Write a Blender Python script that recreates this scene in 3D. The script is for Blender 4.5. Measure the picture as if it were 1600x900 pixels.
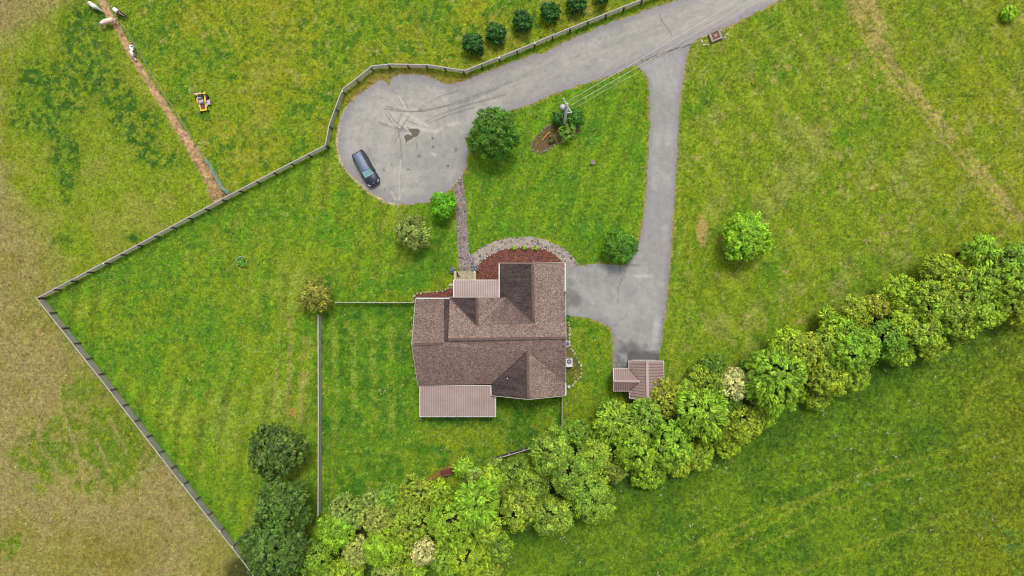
import bpy, bmesh, math, random
import numpy as np
from mathutils import Vector, Matrix, Quaternion, geometry

# ------------------------------------------------------------------ camera, sky, sun, exposure
for o in list(bpy.data.objects): bpy.data.objects.remove(o)
scene = bpy.context.scene
COL = scene.collection
H = 80.0; F = 1600*24.0/36.0
NAD = (850.0, 440.0)                       # the pixel straight below the drone
_v = Vector(((NAD[0]-800)/F, (450-NAD[1])/F, -1)).normalized()
QR = _v.rotation_difference(Vector((0, 0, -1)))
RM = QR.to_matrix()
cd = bpy.data.cameras.new('camera'); cam = bpy.data.objects.new('camera', cd); COL.objects.link(cam)
cd.lens = 24; cd.sensor_width = 36; cd.clip_end = 3000; cd.clip_start = 0.5
cam.rotation_mode = 'QUATERNION'; cam.rotation_quaternion = QR; cam.location = (0, 0, H)
scene.camera = cam

SUN_EL, SUN_AZ = math.radians(65), math.radians(18)      # azimuth from the top of the picture, clockwise
w = bpy.data.worlds.new('World'); scene.world = w; w.use_nodes = True
nt = w.node_tree; nt.nodes.clear()
sky = nt.nodes.new('ShaderNodeTexSky'); sky.sky_type = 'NISHITA'; sky.sun_disc = False
sky.sun_elevation = SUN_EL; sky.sun_rotation = SUN_AZ; sky.dust_density = 4.0; sky.air_density = 1.0; sky.ozone_density = 1.0
bgn = nt.nodes.new('ShaderNodeBackground'); bgn.inputs[1].default_value = 0.105
wo = nt.nodes.new('ShaderNodeOutputWorld')
hs = nt.nodes.new('ShaderNodeHueSaturation'); hs.inputs['Saturation'].default_value = .22   # thin overcast
nt.links.new(sky.outputs[0], hs.inputs['Color']); nt.links.new(hs.outputs[0], bgn.inputs[0]); nt.links.new(bgn.outputs[0], wo.inputs[0])
sl = bpy.data.lights.new('sun', 'SUN'); sl.energy = 1.5; sl.angle = math.radians(14); sl.color = (1, .94, .84)
so = bpy.data.objects.new('sun', sl); COL.objects.link(so)
sd = Vector((math.sin(SUN_AZ)*math.cos(SUN_EL), math.cos(SUN_AZ)*math.cos(SUN_EL), math.sin(SUN_EL)))
so.rotation_mode = 'QUATERNION'; so.rotation_quaternion = Vector((0, 0, 1)).rotation_difference(sd)
so.location = sd*100
scene.view_settings.view_transform = 'Standard'; scene.view_settings.look = 'None'
scene.view_settings.exposure = 1.55; scene.view_settings.gamma = 1
scene.cycles.pixel_filter_type = 'BLACKMAN_HARRIS'; scene.cycles.filter_width = 1.05
K = 3.0                                    # brightness of a white surface in this exposure, used to pick base colours

rng = random.Random(5)
nr = np.random.default_rng(11)

def P(px, py, z=0.0):
    d = RM @ Vector(((px-800)/F, (450-py)/F, -1))
    t = (z-H)/d.z
    return Vector((d.x*t, d.y*t, z))
RI = np.array(RM.transposed())
def to_px(x, y, z=0.0):
    x = np.asarray(x, float); y = np.asarray(y, float); zz = np.full_like(x, z-H)
    c = RI @ np.stack([x.ravel(), y.ravel(), zz.ravel()])
    return (800+F*c[0]/(-c[2])).reshape(x.shape), (450-F*c[1]/(-c[2])).reshape(x.shape)
def PXM(z=0): return F/(H-z)               # pixels per metre at height z

def lin(v):
    v = np.asarray(v, float)/255.0
    return np.where(v <= .04045, v/12.92, ((v+.055)/1.055)**2.4)
def S(r, g, b, k=None):
    c = lin((r, g, b))/(k or K)
    return tuple(float(q) for q in c)+(1.0,)

# ------------------------------------------------------------------ object helpers
def tag(o, label=None, cat=None, group=None, kind=None):
    if label: o['label'] = label
    if cat: o['category'] = cat
    if group: o['group'] = group
    if kind: o['kind'] = kind
    return o
def empty(name, loc=(0, 0, 0), rz=0, **k):
    o = bpy.data.objects.new(name, None); COL.objects.link(o); o.location = loc; o.rotation_euler = (0, 0, rz)
    o.empty_display_size = .3
    return tag(o, **k)
def link(name, me, parent=None):
    o = bpy.data.objects.new(name, me); COL.objects.link(o)
    if parent: o.parent = parent
    return o

class MB:
    def __init__(s): s.v = []; s.f = []; s.sm = []
    def poly(s, pts): 
        n = len(s.v); s.v += [tuple(p) for p in pts]; s.f.append(tuple(range(n, n+len(pts))))
    def prism(s, pts, dz):                      # pts top polygon (3D), goes down by dz
        n = len(s.v); k = len(pts)
        a = [Vector(p) for p in pts]
        nrm = Vector((0, 0, 0))
        for i in range(k): nrm += a[i].cross(a[(i+1) % k])
        if nrm.z < 0: a = a[::-1]
        s.v += [tuple(p) for p in a]+[(p.x, p.y, p.z-dz) for p in a]
        s.f.append(tuple(range(n, n+k))); s.f.append(tuple(range(n+2*k-1, n+k-1, -1)))
        for i in range(k): j = (i+1) % k; s.f.append((n+i, n+k+i, n+k+j, n+j))
    def slab(s, pts, off):                      # polygon thickened by vector off
        n = len(s.v); k = len(pts); off = Vector(off); a = [Vector(p) for p in pts]
        s.v += [tuple(p) for p in a]+[tuple(p+off) for p in a]
        s.f.append(tuple(range(n, n+k))[::-1]); s.f.append(tuple(range(n+k, n+2*k)))
        for i in range(k): j = (i+1) % k; s.f.append((n+i, n+j, n+k+j, n+k+i))
    def box(s, c, sz, rz=0, M=None):
        c = Vector(c); R = Matrix.Rotation(rz, 3, 'Z') if M is None else M
        n = len(s.v)
        for dz in (-1, 1):
            for dx, dy in ((-1, -1), (1, -1), (1, 1), (-1, 1)):
                s.v.append(tuple(c+R @ Vector((dx*sz[0]/2, dy*sz[1]/2, dz*sz[2]/2))))
        for q in ((3, 2, 1, 0), (4, 5, 6, 7), (0, 1, 5, 4), (1, 2, 6, 5), (2, 3, 7, 6), (3, 0, 4, 7)): s.f.append(tuple(n+i for i in q))
    def beam(s, a, b, w_, h_):                  # box along a-b, w_ horizontal, h_ in the other direction
        a = Vector(a); b = Vector(b); d = b-a; L = d.length
        if L < 1e-6: return
        x = d.normalized(); y = Vector((0, 0, 1)).cross(x)
        if y.length < 1e-4: y = Vector((0, 1, 0))
        y.normalize(); z = x.cross(y)
        s.box((a+b)/2, (L, w_, h_), M=Matrix((x, y, z)).transposed())
    def tube(s, pts, rad, seg=8, cap=True):
        n0 = len(s.v); pts = [Vector(p) for p in pts]
        for i, p in enumerate(pts):
            d = (pts[min(i+1, len(pts)-1)]-pts[max(i-1, 0)]).normalized()
            u = d.orthogonal().normalized() if i == 0 else (u-d*u.dot(d)).normalized()
            vv = d.cross(u); r = rad[i] if isinstance(rad, (list, tuple)) else rad
            for k in range(seg):
                a = 2*math.pi*k/seg; s.v.append(tuple(p+u*(r*math.cos(a))+vv*(r*math.sin(a))))
        for i in range(len(pts)-1):
            for k in range(seg):
                j = (k+1) % seg; s.f.append((n0+i*seg+k, n0+i*seg+j, n0+(i+1)*seg+j, n0+(i+1)*seg+k))
        if cap:
            s.f.append(tuple(n0+k for k in range(seg))[::-1]); e = n0+(len(pts)-1)*seg; s.f.append(tuple(e+k for k in range(seg)))
    def lathe(s, c, prof, seg=16, axis='Z', M=None):      # prof list (r, h)
        n0 = len(s.v); c = Vector(c); M = M or {'Z': Matrix.Identity(3), 'Y': Matrix.Rotation(math.radians(90), 3, 'X'), 'X': Matrix.Rotation(math.radians(90), 3, 'Y')}[axis]
        for r, h in prof:
            for k in range(seg):
                a = 2*math.pi*k/seg; s.v.append(tuple(c+M @ Vector((r*math.cos(a), r*math.sin(a), h))))
        for i in range(len(prof)-1):
            for k in range(seg):
                j = (k+1) % seg; s.f.append((n0+i*seg+k, n0+i*seg+j, n0+(i+1)*seg+j, n0+(i+1)*seg+k))
        s.f.append(tuple(n0+k for k in range(seg))[::-1]); e = n0+(len(prof)-1)*seg; s.f.append(tuple(e+k for k in range(seg)))
    def rock(s, c, r, rd):
        bm = bmesh.new(); bmesh.ops.create_icosphere(bm, subdivisions=1, radius=1)
        n = len(s.v); sx, sy, sz = r*rd.uniform(.8, 1.3), r*rd.uniform(.6, 1), r*rd.uniform(.45, .7); a = rd.uniform(0, 3)
        for v in bm.verts:
            q = v.co*rd.uniform(.82, 1.1); x, y = q.x*sx, q.y*sy
            s.v.append((c[0]+x*math.cos(a)-y*math.sin(a), c[1]+x*math.sin(a)+y*math.cos(a), c[2]+q.z*sz))
        for f in bm.faces: s.f.append(tuple(n+v.index for v in f.verts))
        bm.free()
    def mesh(s, name, m, smooth=False, bevel=0):
        me = bpy.data.meshes.new(name); me.from_pydata(s.v, [], s.f); me.materials.append(m)
        if bevel:
            bm = bmesh.new(); bm.from_mesh(me)
            bmesh.ops.bevel(bm, geom=bm.edges[:], offset=bevel, segments=2, affect='EDGES', clamp_overlap=True)
            bm.to_mesh(me); bm.free()
        if smooth: me.polygons.foreach_set('use_smooth', [True]*len(me.polygons))
        me.update(); return me
    def build(s, name, m, parent=None, smooth=False, bevel=0):
        return link(name, s.mesh(name, m, smooth, bevel), parent)

# ------------------------------------------------------------------ materials
def newmat(name):
    m = bpy.data.materials.new(name); m.use_nodes = True
    return m, m.node_tree, m.node_tree.nodes['Principled BSDF']
def N(t, kind, **k):
    n = t.nodes.new(kind)
    for a, b in k.items():
        if a in n.inputs: n.inputs[a].default_value = b
        else: setattr(n, a, b)
    return n
def noise(t, scale, detail=4, rough=.6, vec=None, dist=0):
    n = N(t, 'ShaderNodeTexNoise'); n.inputs['Scale'].default_value = scale; n.inputs['Detail'].default_value = detail
    n.inputs['Roughness'].default_value = rough; n.inputs['Distortion'].default_value = dist
    if vec is not None: t.links.new(vec, n.inputs['Vector'])
    return n
def ramp(t, src, stops):
    r = t.nodes.new('ShaderNodeValToRGB'); e = r.color_ramp.elements
    while len(e) < len(stops): e.new(.5)
    for i, (p, c) in enumerate(stops): e[i].position = p; e[i].color = c if len(c) == 4 else tuple(c)+(1,)
    t.links.new(src, r.inputs[0]); return r
def mix(t, kind, fac, a, b):
    n = t.nodes.new('ShaderNodeMix'); n.data_type = 'RGBA'; n.blend_type = kind
    for s_, v in ((0, fac), (6, a), (7, b)):
        if isinstance(v, (int, float)): n.inputs[s_].default_value = v
        elif isinstance(v, tuple): n.inputs[s_].default_value = v
        else: t.links.new(v, n.inputs[s_])
    return n.outputs[2]
def coords(t, kind='Object'): return t.nodes.new('ShaderNodeTexCoord').outputs[kind]
def mapping(t, vec, scale=(1, 1, 1), rot=(0, 0, 0)):
    m = t.nodes.new('ShaderNodeMapping'); m.inputs['Scale'].default_value = scale; m.inputs['Rotation'].default_value = rot
    t.links.new(vec, m.inputs['Vector']); return m.outputs[0]
def bump(t, b, h, strength=.5, dist=.05):
    n = t.nodes.new('ShaderNodeBump'); n.inputs['Strength'].default_value = strength; n.inputs['Distance'].default_value = dist
    t.links.new(h, n.inputs['Height']); t.links.new(n.outputs[0], b.inputs['Normal'])
def attr(t, name):
    a = t.nodes.new('ShaderNodeAttribute'); a.attribute_name = name; return a.outputs['Color']

def mat(name, c, rough=.7, var=.25, scale=6, metal=0, bmp=.2, spec=.3, c2=None):
    m, t, b = newmat(name); co = coords(t)
    n = noise(t, scale, 5, .65, co)
    lo = tuple(x*(1-var) for x in c[:3])+(1,); hi = tuple(x*(1+var) for x in c[:3])+(1,)
    if c2: lo, hi = c, c2
    r = ramp(t, n.outputs[0], [(.3, lo), (.7, hi)])
    t.links.new(r.outputs[0], b.inputs['Base Color'])
    b.inputs['Roughness'].default_value = rough; b.inputs['Metallic'].default_value = metal
    b.inputs['Specular IOR Level'].default_value = spec
    if bmp: bump(t, b, n.outputs[0], bmp, .02)
    return m

def mat_vcol(name, lo, hi, s1, s2, rough=.9, bs=.6, bd=.05, spec=.15):
    m, t, b = newmat(name); co = coords(t)
    a = noise(t, s1, 5, .7, co); c = noise(t, s2, 3, .7, co)
    r1 = ramp(t, a.outputs[0], [(.28, (lo,)*3), (.72, (hi,)*3)])
    r2 = ramp(t, c.outputs[0], [(.25, (.72,)*3), (.75, (1.28,)*3)])
    x = mix(t, 'MULTIPLY', 1.0, attr(t, 'Col'), r1.outputs[0]); x = mix(t, 'MULTIPLY', 1.0, x, r2.outputs[0])
    t.links.new(x, b.inputs['Base Color']); b.inputs['Roughness'].default_value = rough; b.inputs['Specular IOR Level'].default_value = spec
    bump(t, b, a.outputs[0], bs, bd); return m

M = {}
M['ground'] = mat_vcol('turf', .5, 1.5, 3.4, 11.0, bs=.9, bd=.12)
M['asphalt'] = mat_vcol('weathered_asphalt', .88, 1.12, 1.5, 14, bs=.3, bd=.02)
M['grass'] = mat_vcol('grass_blades', .8, 1.2, 1, 5, bs=0)

def mat_leaf(name):
    m, t, b = newmat(name)
    oi = t.nodes.new('ShaderNodeObjectInfo'); a = attr(t, 'Col')
    x = mix(t, 'MULTIPLY', 1.0, oi.outputs['Color'], a)
    n = noise(t, 1.1, 2, .5, coords(t)); r = ramp(t, n.outputs[0], [(.3, (.8, .84, .9)), (.7, (1.18, 1.12, 1.0))])
    x = mix(t, 'MULTIPLY', 1.0, x, r.outputs[0])
    t.links.new(x, b.inputs['Base Color']); b.inputs['Roughness'].default_value = .6; b.inputs['Specular IOR Level'].default_value = .25
    tr = t.nodes.new('ShaderNodeBsdfTranslucent'); t.links.new(x, tr.inputs[0])
    ms = t.nodes.new('ShaderNodeMixShader'); ms.inputs[0].default_value = .3
    t.links.new(b.outputs[0], ms.inputs[1]); t.links.new(tr.outputs[0], ms.inputs[2])
    t.links.new(ms.outputs[0], t.nodes['Material Output'].inputs[0]); return m
M['leaf'] = mat_leaf('foliage')
M['bark'] = mat('bark', S(95, 80, 65), .9, .35, 5, bmp=.6)
M['wood_grey'] = mat('weathered_timber', S(172, 166, 162), .85, .3, 3, bmp=.4)
M['wood_pale'] = mat('pale_timber', S(196, 190, 182), .8, .2, 3, bmp=.3)
M['wood_dark'] = mat('dark_timber', S(88, 78, 74), .85, .3, 3)
M['white'] = mat('white_trim', S(232, 230, 226), .5, .06, 4, bmp=.05)
M['siding'] = mat('pale_siding', S(205, 200, 190), .7, .08, 2)
M['stone'] = mat('pale_stone', S(205, 195, 165), .9, .3, 5, bmp=.5)
M['stone_grey'] = mat('grey_stone', S(150, 142, 138), .9, .3, 5, bmp=.5)
M['black'] = mat('black_rubber', S(22, 22, 24, 1.6), .6, .2, 8)
M['steel'] = mat('galvanised_steel', S(200, 203, 208), .4, .12, 5, metal=.0)
M['glass'] = mat('dark_glass', S(25, 32, 38), .06, .1, 2, bmp=0, spec=.8)
M['brick'] = mat('brick_red', S(135, 70, 60), .9, .3, 8)
M['mesh_wire'] = mat('mesh_wire', S(165, 180, 140), .5, .1, 5, bmp=0)
M['wire'] = mat('wire', S(215, 218, 210), .5, .05, 5, bmp=0)
M['teal'] = mat('teal_netting', S(125, 175, 160), .7, .2, 5)

def mat_shingle():
    m, t, b = newmat('roof_shingles'); co = coords(t, 'Object')
    vo = N(t, 'ShaderNodeTexVoronoi'); vo.inputs['Scale'].default_value = 9.5; t.links.new(co, vo.inputs['Vector'])
    sep = t.nodes.new('ShaderNodeSeparateColor'); t.links.new(vo.outputs['Color'], sep.inputs[0])
    r = ramp(t, sep.outputs[0], [(0, S(124, 102, 96)), (.35, S(154, 129, 120)), (.7, S(174, 149, 139)), (1, S(198, 176, 164))])
    big = noise(t, .55, 4, .6, co); rb = ramp(t, big.outputs[0], [(.3, (.84, .83, .84)), (.7, (1.1, 1.1, 1.1))])
    x = mix(t, 'MULTIPLY', 1.0, r.outputs[0], rb.outputs[0])
    # algae stains: streaks that run down the slope
    at = t.nodes.new('ShaderNodeAttribute'); at.attribute_name = 'Stain'
    s2 = t.nodes.new('ShaderNodeSeparateColor'); t.links.new(at.outputs['Color'], s2.inputs[0])
    nx = noise(t, 1.0, 5, .7, mapping(t, co, (.45, 1.9, .45))); ny = noise(t, 1.0, 5, .7, mapping(t, co, (1.9, .45, .45)))
    st = t.nodes.new('ShaderNodeMix'); st.data_type = 'FLOAT'
    t.links.new(s2.outputs[1], st.inputs[0]); t.links.new(nx.outputs[0], st.inputs[2]); t.links.new(ny.outputs[0], st.inputs[3])
    mr = t.nodes.new('ShaderNodeMapRange'); mr.inputs[1].default_value = .30; mr.inputs[2].default_value = .62; t.links.new(st.outputs[0], mr.inputs[0])
    mr.inputs[3].default_value = .7; mr.inputs[4].default_value = 1.0
    mu = t.nodes.new('ShaderNodeMath'); mu.operation = 'MULTIPLY'; t.links.new(mr.outputs[0], mu.inputs[0]); t.links.new(s2.outputs[0], mu.inputs[1])
    mu.use_clamp = True
    dk = ramp(t, sep.outputs[1], [(0, S(48, 43, 47)), (1, S(90, 80, 82))])
    x = mix(t, 'MIX', mu.outputs[0], x, dk.outputs[0])
    t.links.new(x, b.inputs['Base Color']); b.inputs['Roughness'].default_value = .95; b.inputs['Specular IOR Level'].default_value = .1
    bump(t, b, sep.outputs[0], .5, .03); return m
M['shingle'] = mat_shingle()
def mat_metalroof(name, c, c2):
    m, t, b = newmat(name); co = coords(t)
    n = noise(t, .8, 5, .7, co); r = ramp(t, n.outputs[0], [(.3, c), (.7, c2)])
    d = noise(t, 9, 3, .7, co); rd_ = ramp(t, d.outputs[0], [(.3, (.88,)*3), (.7, (1.1,)*3)])
    t.links.new(mix(t, 'MULTIPLY', 1.0, r.outputs[0], rd_.outputs[0]), b.inputs['Base Color'])
    b.inputs['Roughness'].default_value = .55; b.inputs['Specular IOR Level'].default_value = .25; return m
M['metal_pink'] = mat_metalroof('ribbed_metal_roofing', S(184, 158, 154), S(200, 178, 172))
M['metal_pink2'] = mat_metalroof('rose_metal_roofing', S(176, 146, 140), S(192, 164, 156))
M['rib'] = mat_metalroof('shaded_rib', S(160, 138, 136), S(176, 155, 151))  # darker than the panels: side shading of the ribs put into the colour
M['rib2'] = mat_metalroof('rose_rib', S(150, 120, 116), S(164, 134, 128))  # garage ribs, likewise toned down for the shading on their sides
def mat_mulch():
    m, t, b = newmat('red_mulch'); co = coords(t)
    vo = N(t, 'ShaderNodeTexVoronoi'); vo.inputs['Scale'].default_value = 9; t.links.new(co, vo.inputs['Vector'])
    sep = t.nodes.new('ShaderNodeSeparateColor'); t.links.new(vo.outputs['Color'], sep.inputs[0])
    r = ramp(t, sep.outputs[0], [(0, S(70, 32, 26)), (.5, S(122, 62, 46)), (1, S(160, 92, 70))])
    t.links.new(r.outputs[0], b.inputs['Base Color']); b.inputs['Roughness'].default_value = .95
    bump(t, b, sep.outputs[0], .8, .05); return m
M['mulch'] = mat_mulch()
def mat_flag(name, cols, mortar, sc, w=.06, bright=.5):
    m, t, b = newmat(name); co = coords(t); nn = noise(t, 2.5, 3, .6, co)
    wv = mix(t, 'MIX', .06, co, nn.outputs['Color'])
    vo = N(t, 'ShaderNodeTexVoronoi'); vo.inputs['Scale'].default_value = sc; t.links.new(wv, vo.inputs['Vector'])
    ve = N(t, 'ShaderNodeTexVoronoi'); ve.feature = 'DISTANCE_TO_EDGE'; ve.inputs['Scale'].default_value = sc; t.links.new(wv, ve.inputs['Vector'])
    sep = t.nodes.new('ShaderNodeSeparateColor'); t.links.new(vo.outputs['Color'], sep.inputs[0])
    r = ramp(t, sep.outputs[0], [(i/(len(cols)-1), c) for i, c in enumerate(cols)])
    d = noise(t, 7, 4, .7, co); rd_ = ramp(t, d.outputs[0], [(.3, (.75,)*3), (.7, (1.2,)*3)])
    x = mix(t, 'MULTIPLY', 1.0, r.outputs[0], rd_.outputs[0])
    e = ramp(t, ve.outputs[0], [(w*.6, (0, 0, 0)), (w*1.4, (1, 1, 1))])
    x = mix(t, 'MIX', e.outputs[0], mortar, x)
    t.links.new(x, b.inputs['Base Color']); b.inputs['Roughness'].default_value = .9; bump(t, b, e.outputs[0], .6, .03); return m
M['flag_dark'] = mat_flag('dark_flagstone', [S(84, 68, 74), S(128, 110, 110), S(156, 124, 122), S(106, 96, 104), S(150, 142, 142)], S(172, 160, 148), 2.2, .05)
M['flag_light'] = mat_flag('light_flagstone', [S(112, 100, 102), S(150, 138, 134), S(186, 172, 158), S(98, 88, 94)], S(186, 174, 158), 3.0, .07)
M['flag_tan'] = mat_flag('tan_step_stone', [S(150, 138, 105), S(178, 168, 132), S(196, 184, 150)], S(205, 196, 172), 2.6)

# ------------------------------------------------------------------ numpy noise & shape fields (picture pixels of the ground plane used as map coordinates)
def _hash(ix, iy, seed):
    h = (ix.astype(np.int64)*374761393+iy.astype(np.int64)*668265263+seed*2246822519) & 0xffffffff
    h = ((h ^ (h >> 13))*1274126177) & 0xffffffff
    return ((h ^ (h >> 16)) & 0xffff)/65535.0
def vn(x, y, seed):
    ix = np.floor(x); iy = np.floor(y); fx = x-ix; fy = y-iy; fx = fx*fx*(3-2*fx); fy = fy*fy*(3-2*fy)
    a = _hash(ix, iy, seed); b = _hash(ix+1, iy, seed); c = _hash(ix, iy+1, seed); d = _hash(ix+1, iy+1, seed)
    return (a*(1-fx)+b*fx)*(1-fy)+(c*(1-fx)+d*fx)*fy
def fbm(x, y, s, seed, oct=5, g=.55):
    r = 0; a = 1; tot = 0; X = x/s; Y = y/s
    for i in range(oct):
        r = r+a*vn(X, Y, seed+i*17); tot += a; a *= g; X, Y = X*1.9*.96-Y*1.9*.28+31.7, X*1.9*.28+Y*1.9*.96+11.3
    return r/tot
def ss(a, b, x):
    t = np.clip((x-a)/(b-a), 0, 1); return t*t*(3-2*t)
def segd(x, y, poly, closed=False):
    d = np.full(x.shape, 1e9); n = len(poly)
    for i in range(n if closed else n-1):
        (ax, ay), (bx, by) = poly[i], poly[(i+1) % n]; dx, dy = bx-ax, by-ay; L = dx*dx+dy*dy+1e-9
        t = np.clip(((x-ax)*dx+(y-ay)*dy)/L, 0, 1); d = np.minimum(d, np.hypot(x-ax-t*dx, y-ay-t*dy))
    return d
def inside(x, y, poly):
    r = np.zeros(x.shape, bool); n = len(poly)
    for i in range(n):
        (ax, ay), (bx, by) = poly[i], poly[(i+1) % n]
        if ay == by: continue
        c = ((ay > y) != (by > y)) & (x < (bx-ax)*(y-ay)/(by-ay)+ax); r ^= c
    return r
def sdf(x, y, poly): return np.where(inside(x, y, poly), -1, 1)*segd(x, y, poly, True)

ROAD = [(1400, -90), (1240, -62), (1140, -30), (1060, 0), (1030, 10), (1000, 20), (960, 33), (920, 50), (880, 67), (858, 80), (835, 86), (800, 98),
        (775, 108), (740, 120), (725, 127), (700, 131), (680, 125), (665, 118), (650, 116), (625, 117), (612, 123), (607, 134), (602, 128),
        (595, 126), (586, 129), (578, 138), (560, 148), (548, 160), (537, 175), (531, 195), (528, 215), (529, 235), (533, 252), (545, 268),
        (560, 284), (575, 297), (600, 312), (620, 318), (645, 319), (670, 314), (690, 306), (707, 292), (720, 279), (728, 262), (732, 242),
        (730, 222), (738, 206), (752, 194), (770, 184), (800, 173), (835, 161), (860, 148), (900, 135), (940, 122), (980, 106), (995, 101),
        (1012, 91), (1045, 78), (1080, 67), (1098, 58), (1110, 52), (1140, 40), (1180, 20), (1222, 0), (1330, -48)]
DRIVE = [(995, 101.4), (1012, 91.4), (1045, 78.4), (1080, 67.4), (1076, 75), (1072, 95), (1068, 118), (1063, 150), (1060, 185), (1058, 228), (1055, 280), (1051, 345), (1047, 410),
         (1043, 450), (1040, 482), (1035, 520), (1030, 548), (1028, 590), (958, 590), (957.5, 522), (953, 511), (940, 503), (916, 496), (884, 494),
         (878, 470), (878, 418), (905, 415), (935, 412), (955, 413), (972, 414), (981, 407), (991, 394), (999, 375), (1004, 353), (1008, 325), (1011, 290),
         (1013, 240), (1015, 200), (1015, 145), (1013, 126), (1008, 115)]
MULCH_MAIN = [(741, 422), (752, 408), (768, 397), (788, 389), (815, 386), (845, 388), (866, 396), (878, 407), (884, 416), (884, 470), (741, 470)]
MULCH_LEFT = [(646, 470), (648, 462), (655, 457.5), (672, 457), (690, 455), (710, 448), (712, 500), (650, 500)]
ISLAND = [(829, 228), (832, 219), (844, 207), (858, 196), (868, 191), (880, 186), (900, 188), (906, 200), (900, 212), (884, 219), (868, 226), (856, 234), (846, 239), (834, 238)]
HOUSE = [(655, 462), (708, 462), (712, 440), (784, 440), (784, 416), (880, 416), (880, 612), (770, 612), (770, 645), (660, 645), (655, 600)]
YARD = [(500, 478), (650, 474), (650, 600), (880, 620), (878, 690), (780, 716), (700, 745), (500, 800)]
LAWN_W = [(70, 467), (512, 228), (640, 320), (740, 320), (700, 460), (500, 475), (495, 800), (430, 900), (385, 880)]
FENCE_W = [(60, 467), (380, 880)]
DIRT = [(150, -20), (160, 3), (172, 25), (187, 48), (201, 78), (219, 108), (236, 134), (255, 163), (275, 193), (292, 218), (306, 240), (318, 262), (329, 282), (340, 300)]
HEDGE = [(380, 900), (470, 905), (560, 850), (650, 825), (760, 795), (860, 750), (950, 710), (1050, 665), (1150, 625), (1230, 590), (1310, 545), (1400, 505), (1500, 455), (1620, 415), (1750, 360)]
GBED = [(884, 500), (890, 508), (889, 530), (893, 545), (905, 562), (910, 580), (903, 595), (884, 606), (878, 606), (878, 500)]

def C(*c): return np.array(S(*c)[:3])
def lay(col, c, m): return col*(1-m[..., None])+np.asarray(c)*m[..., None]

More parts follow.
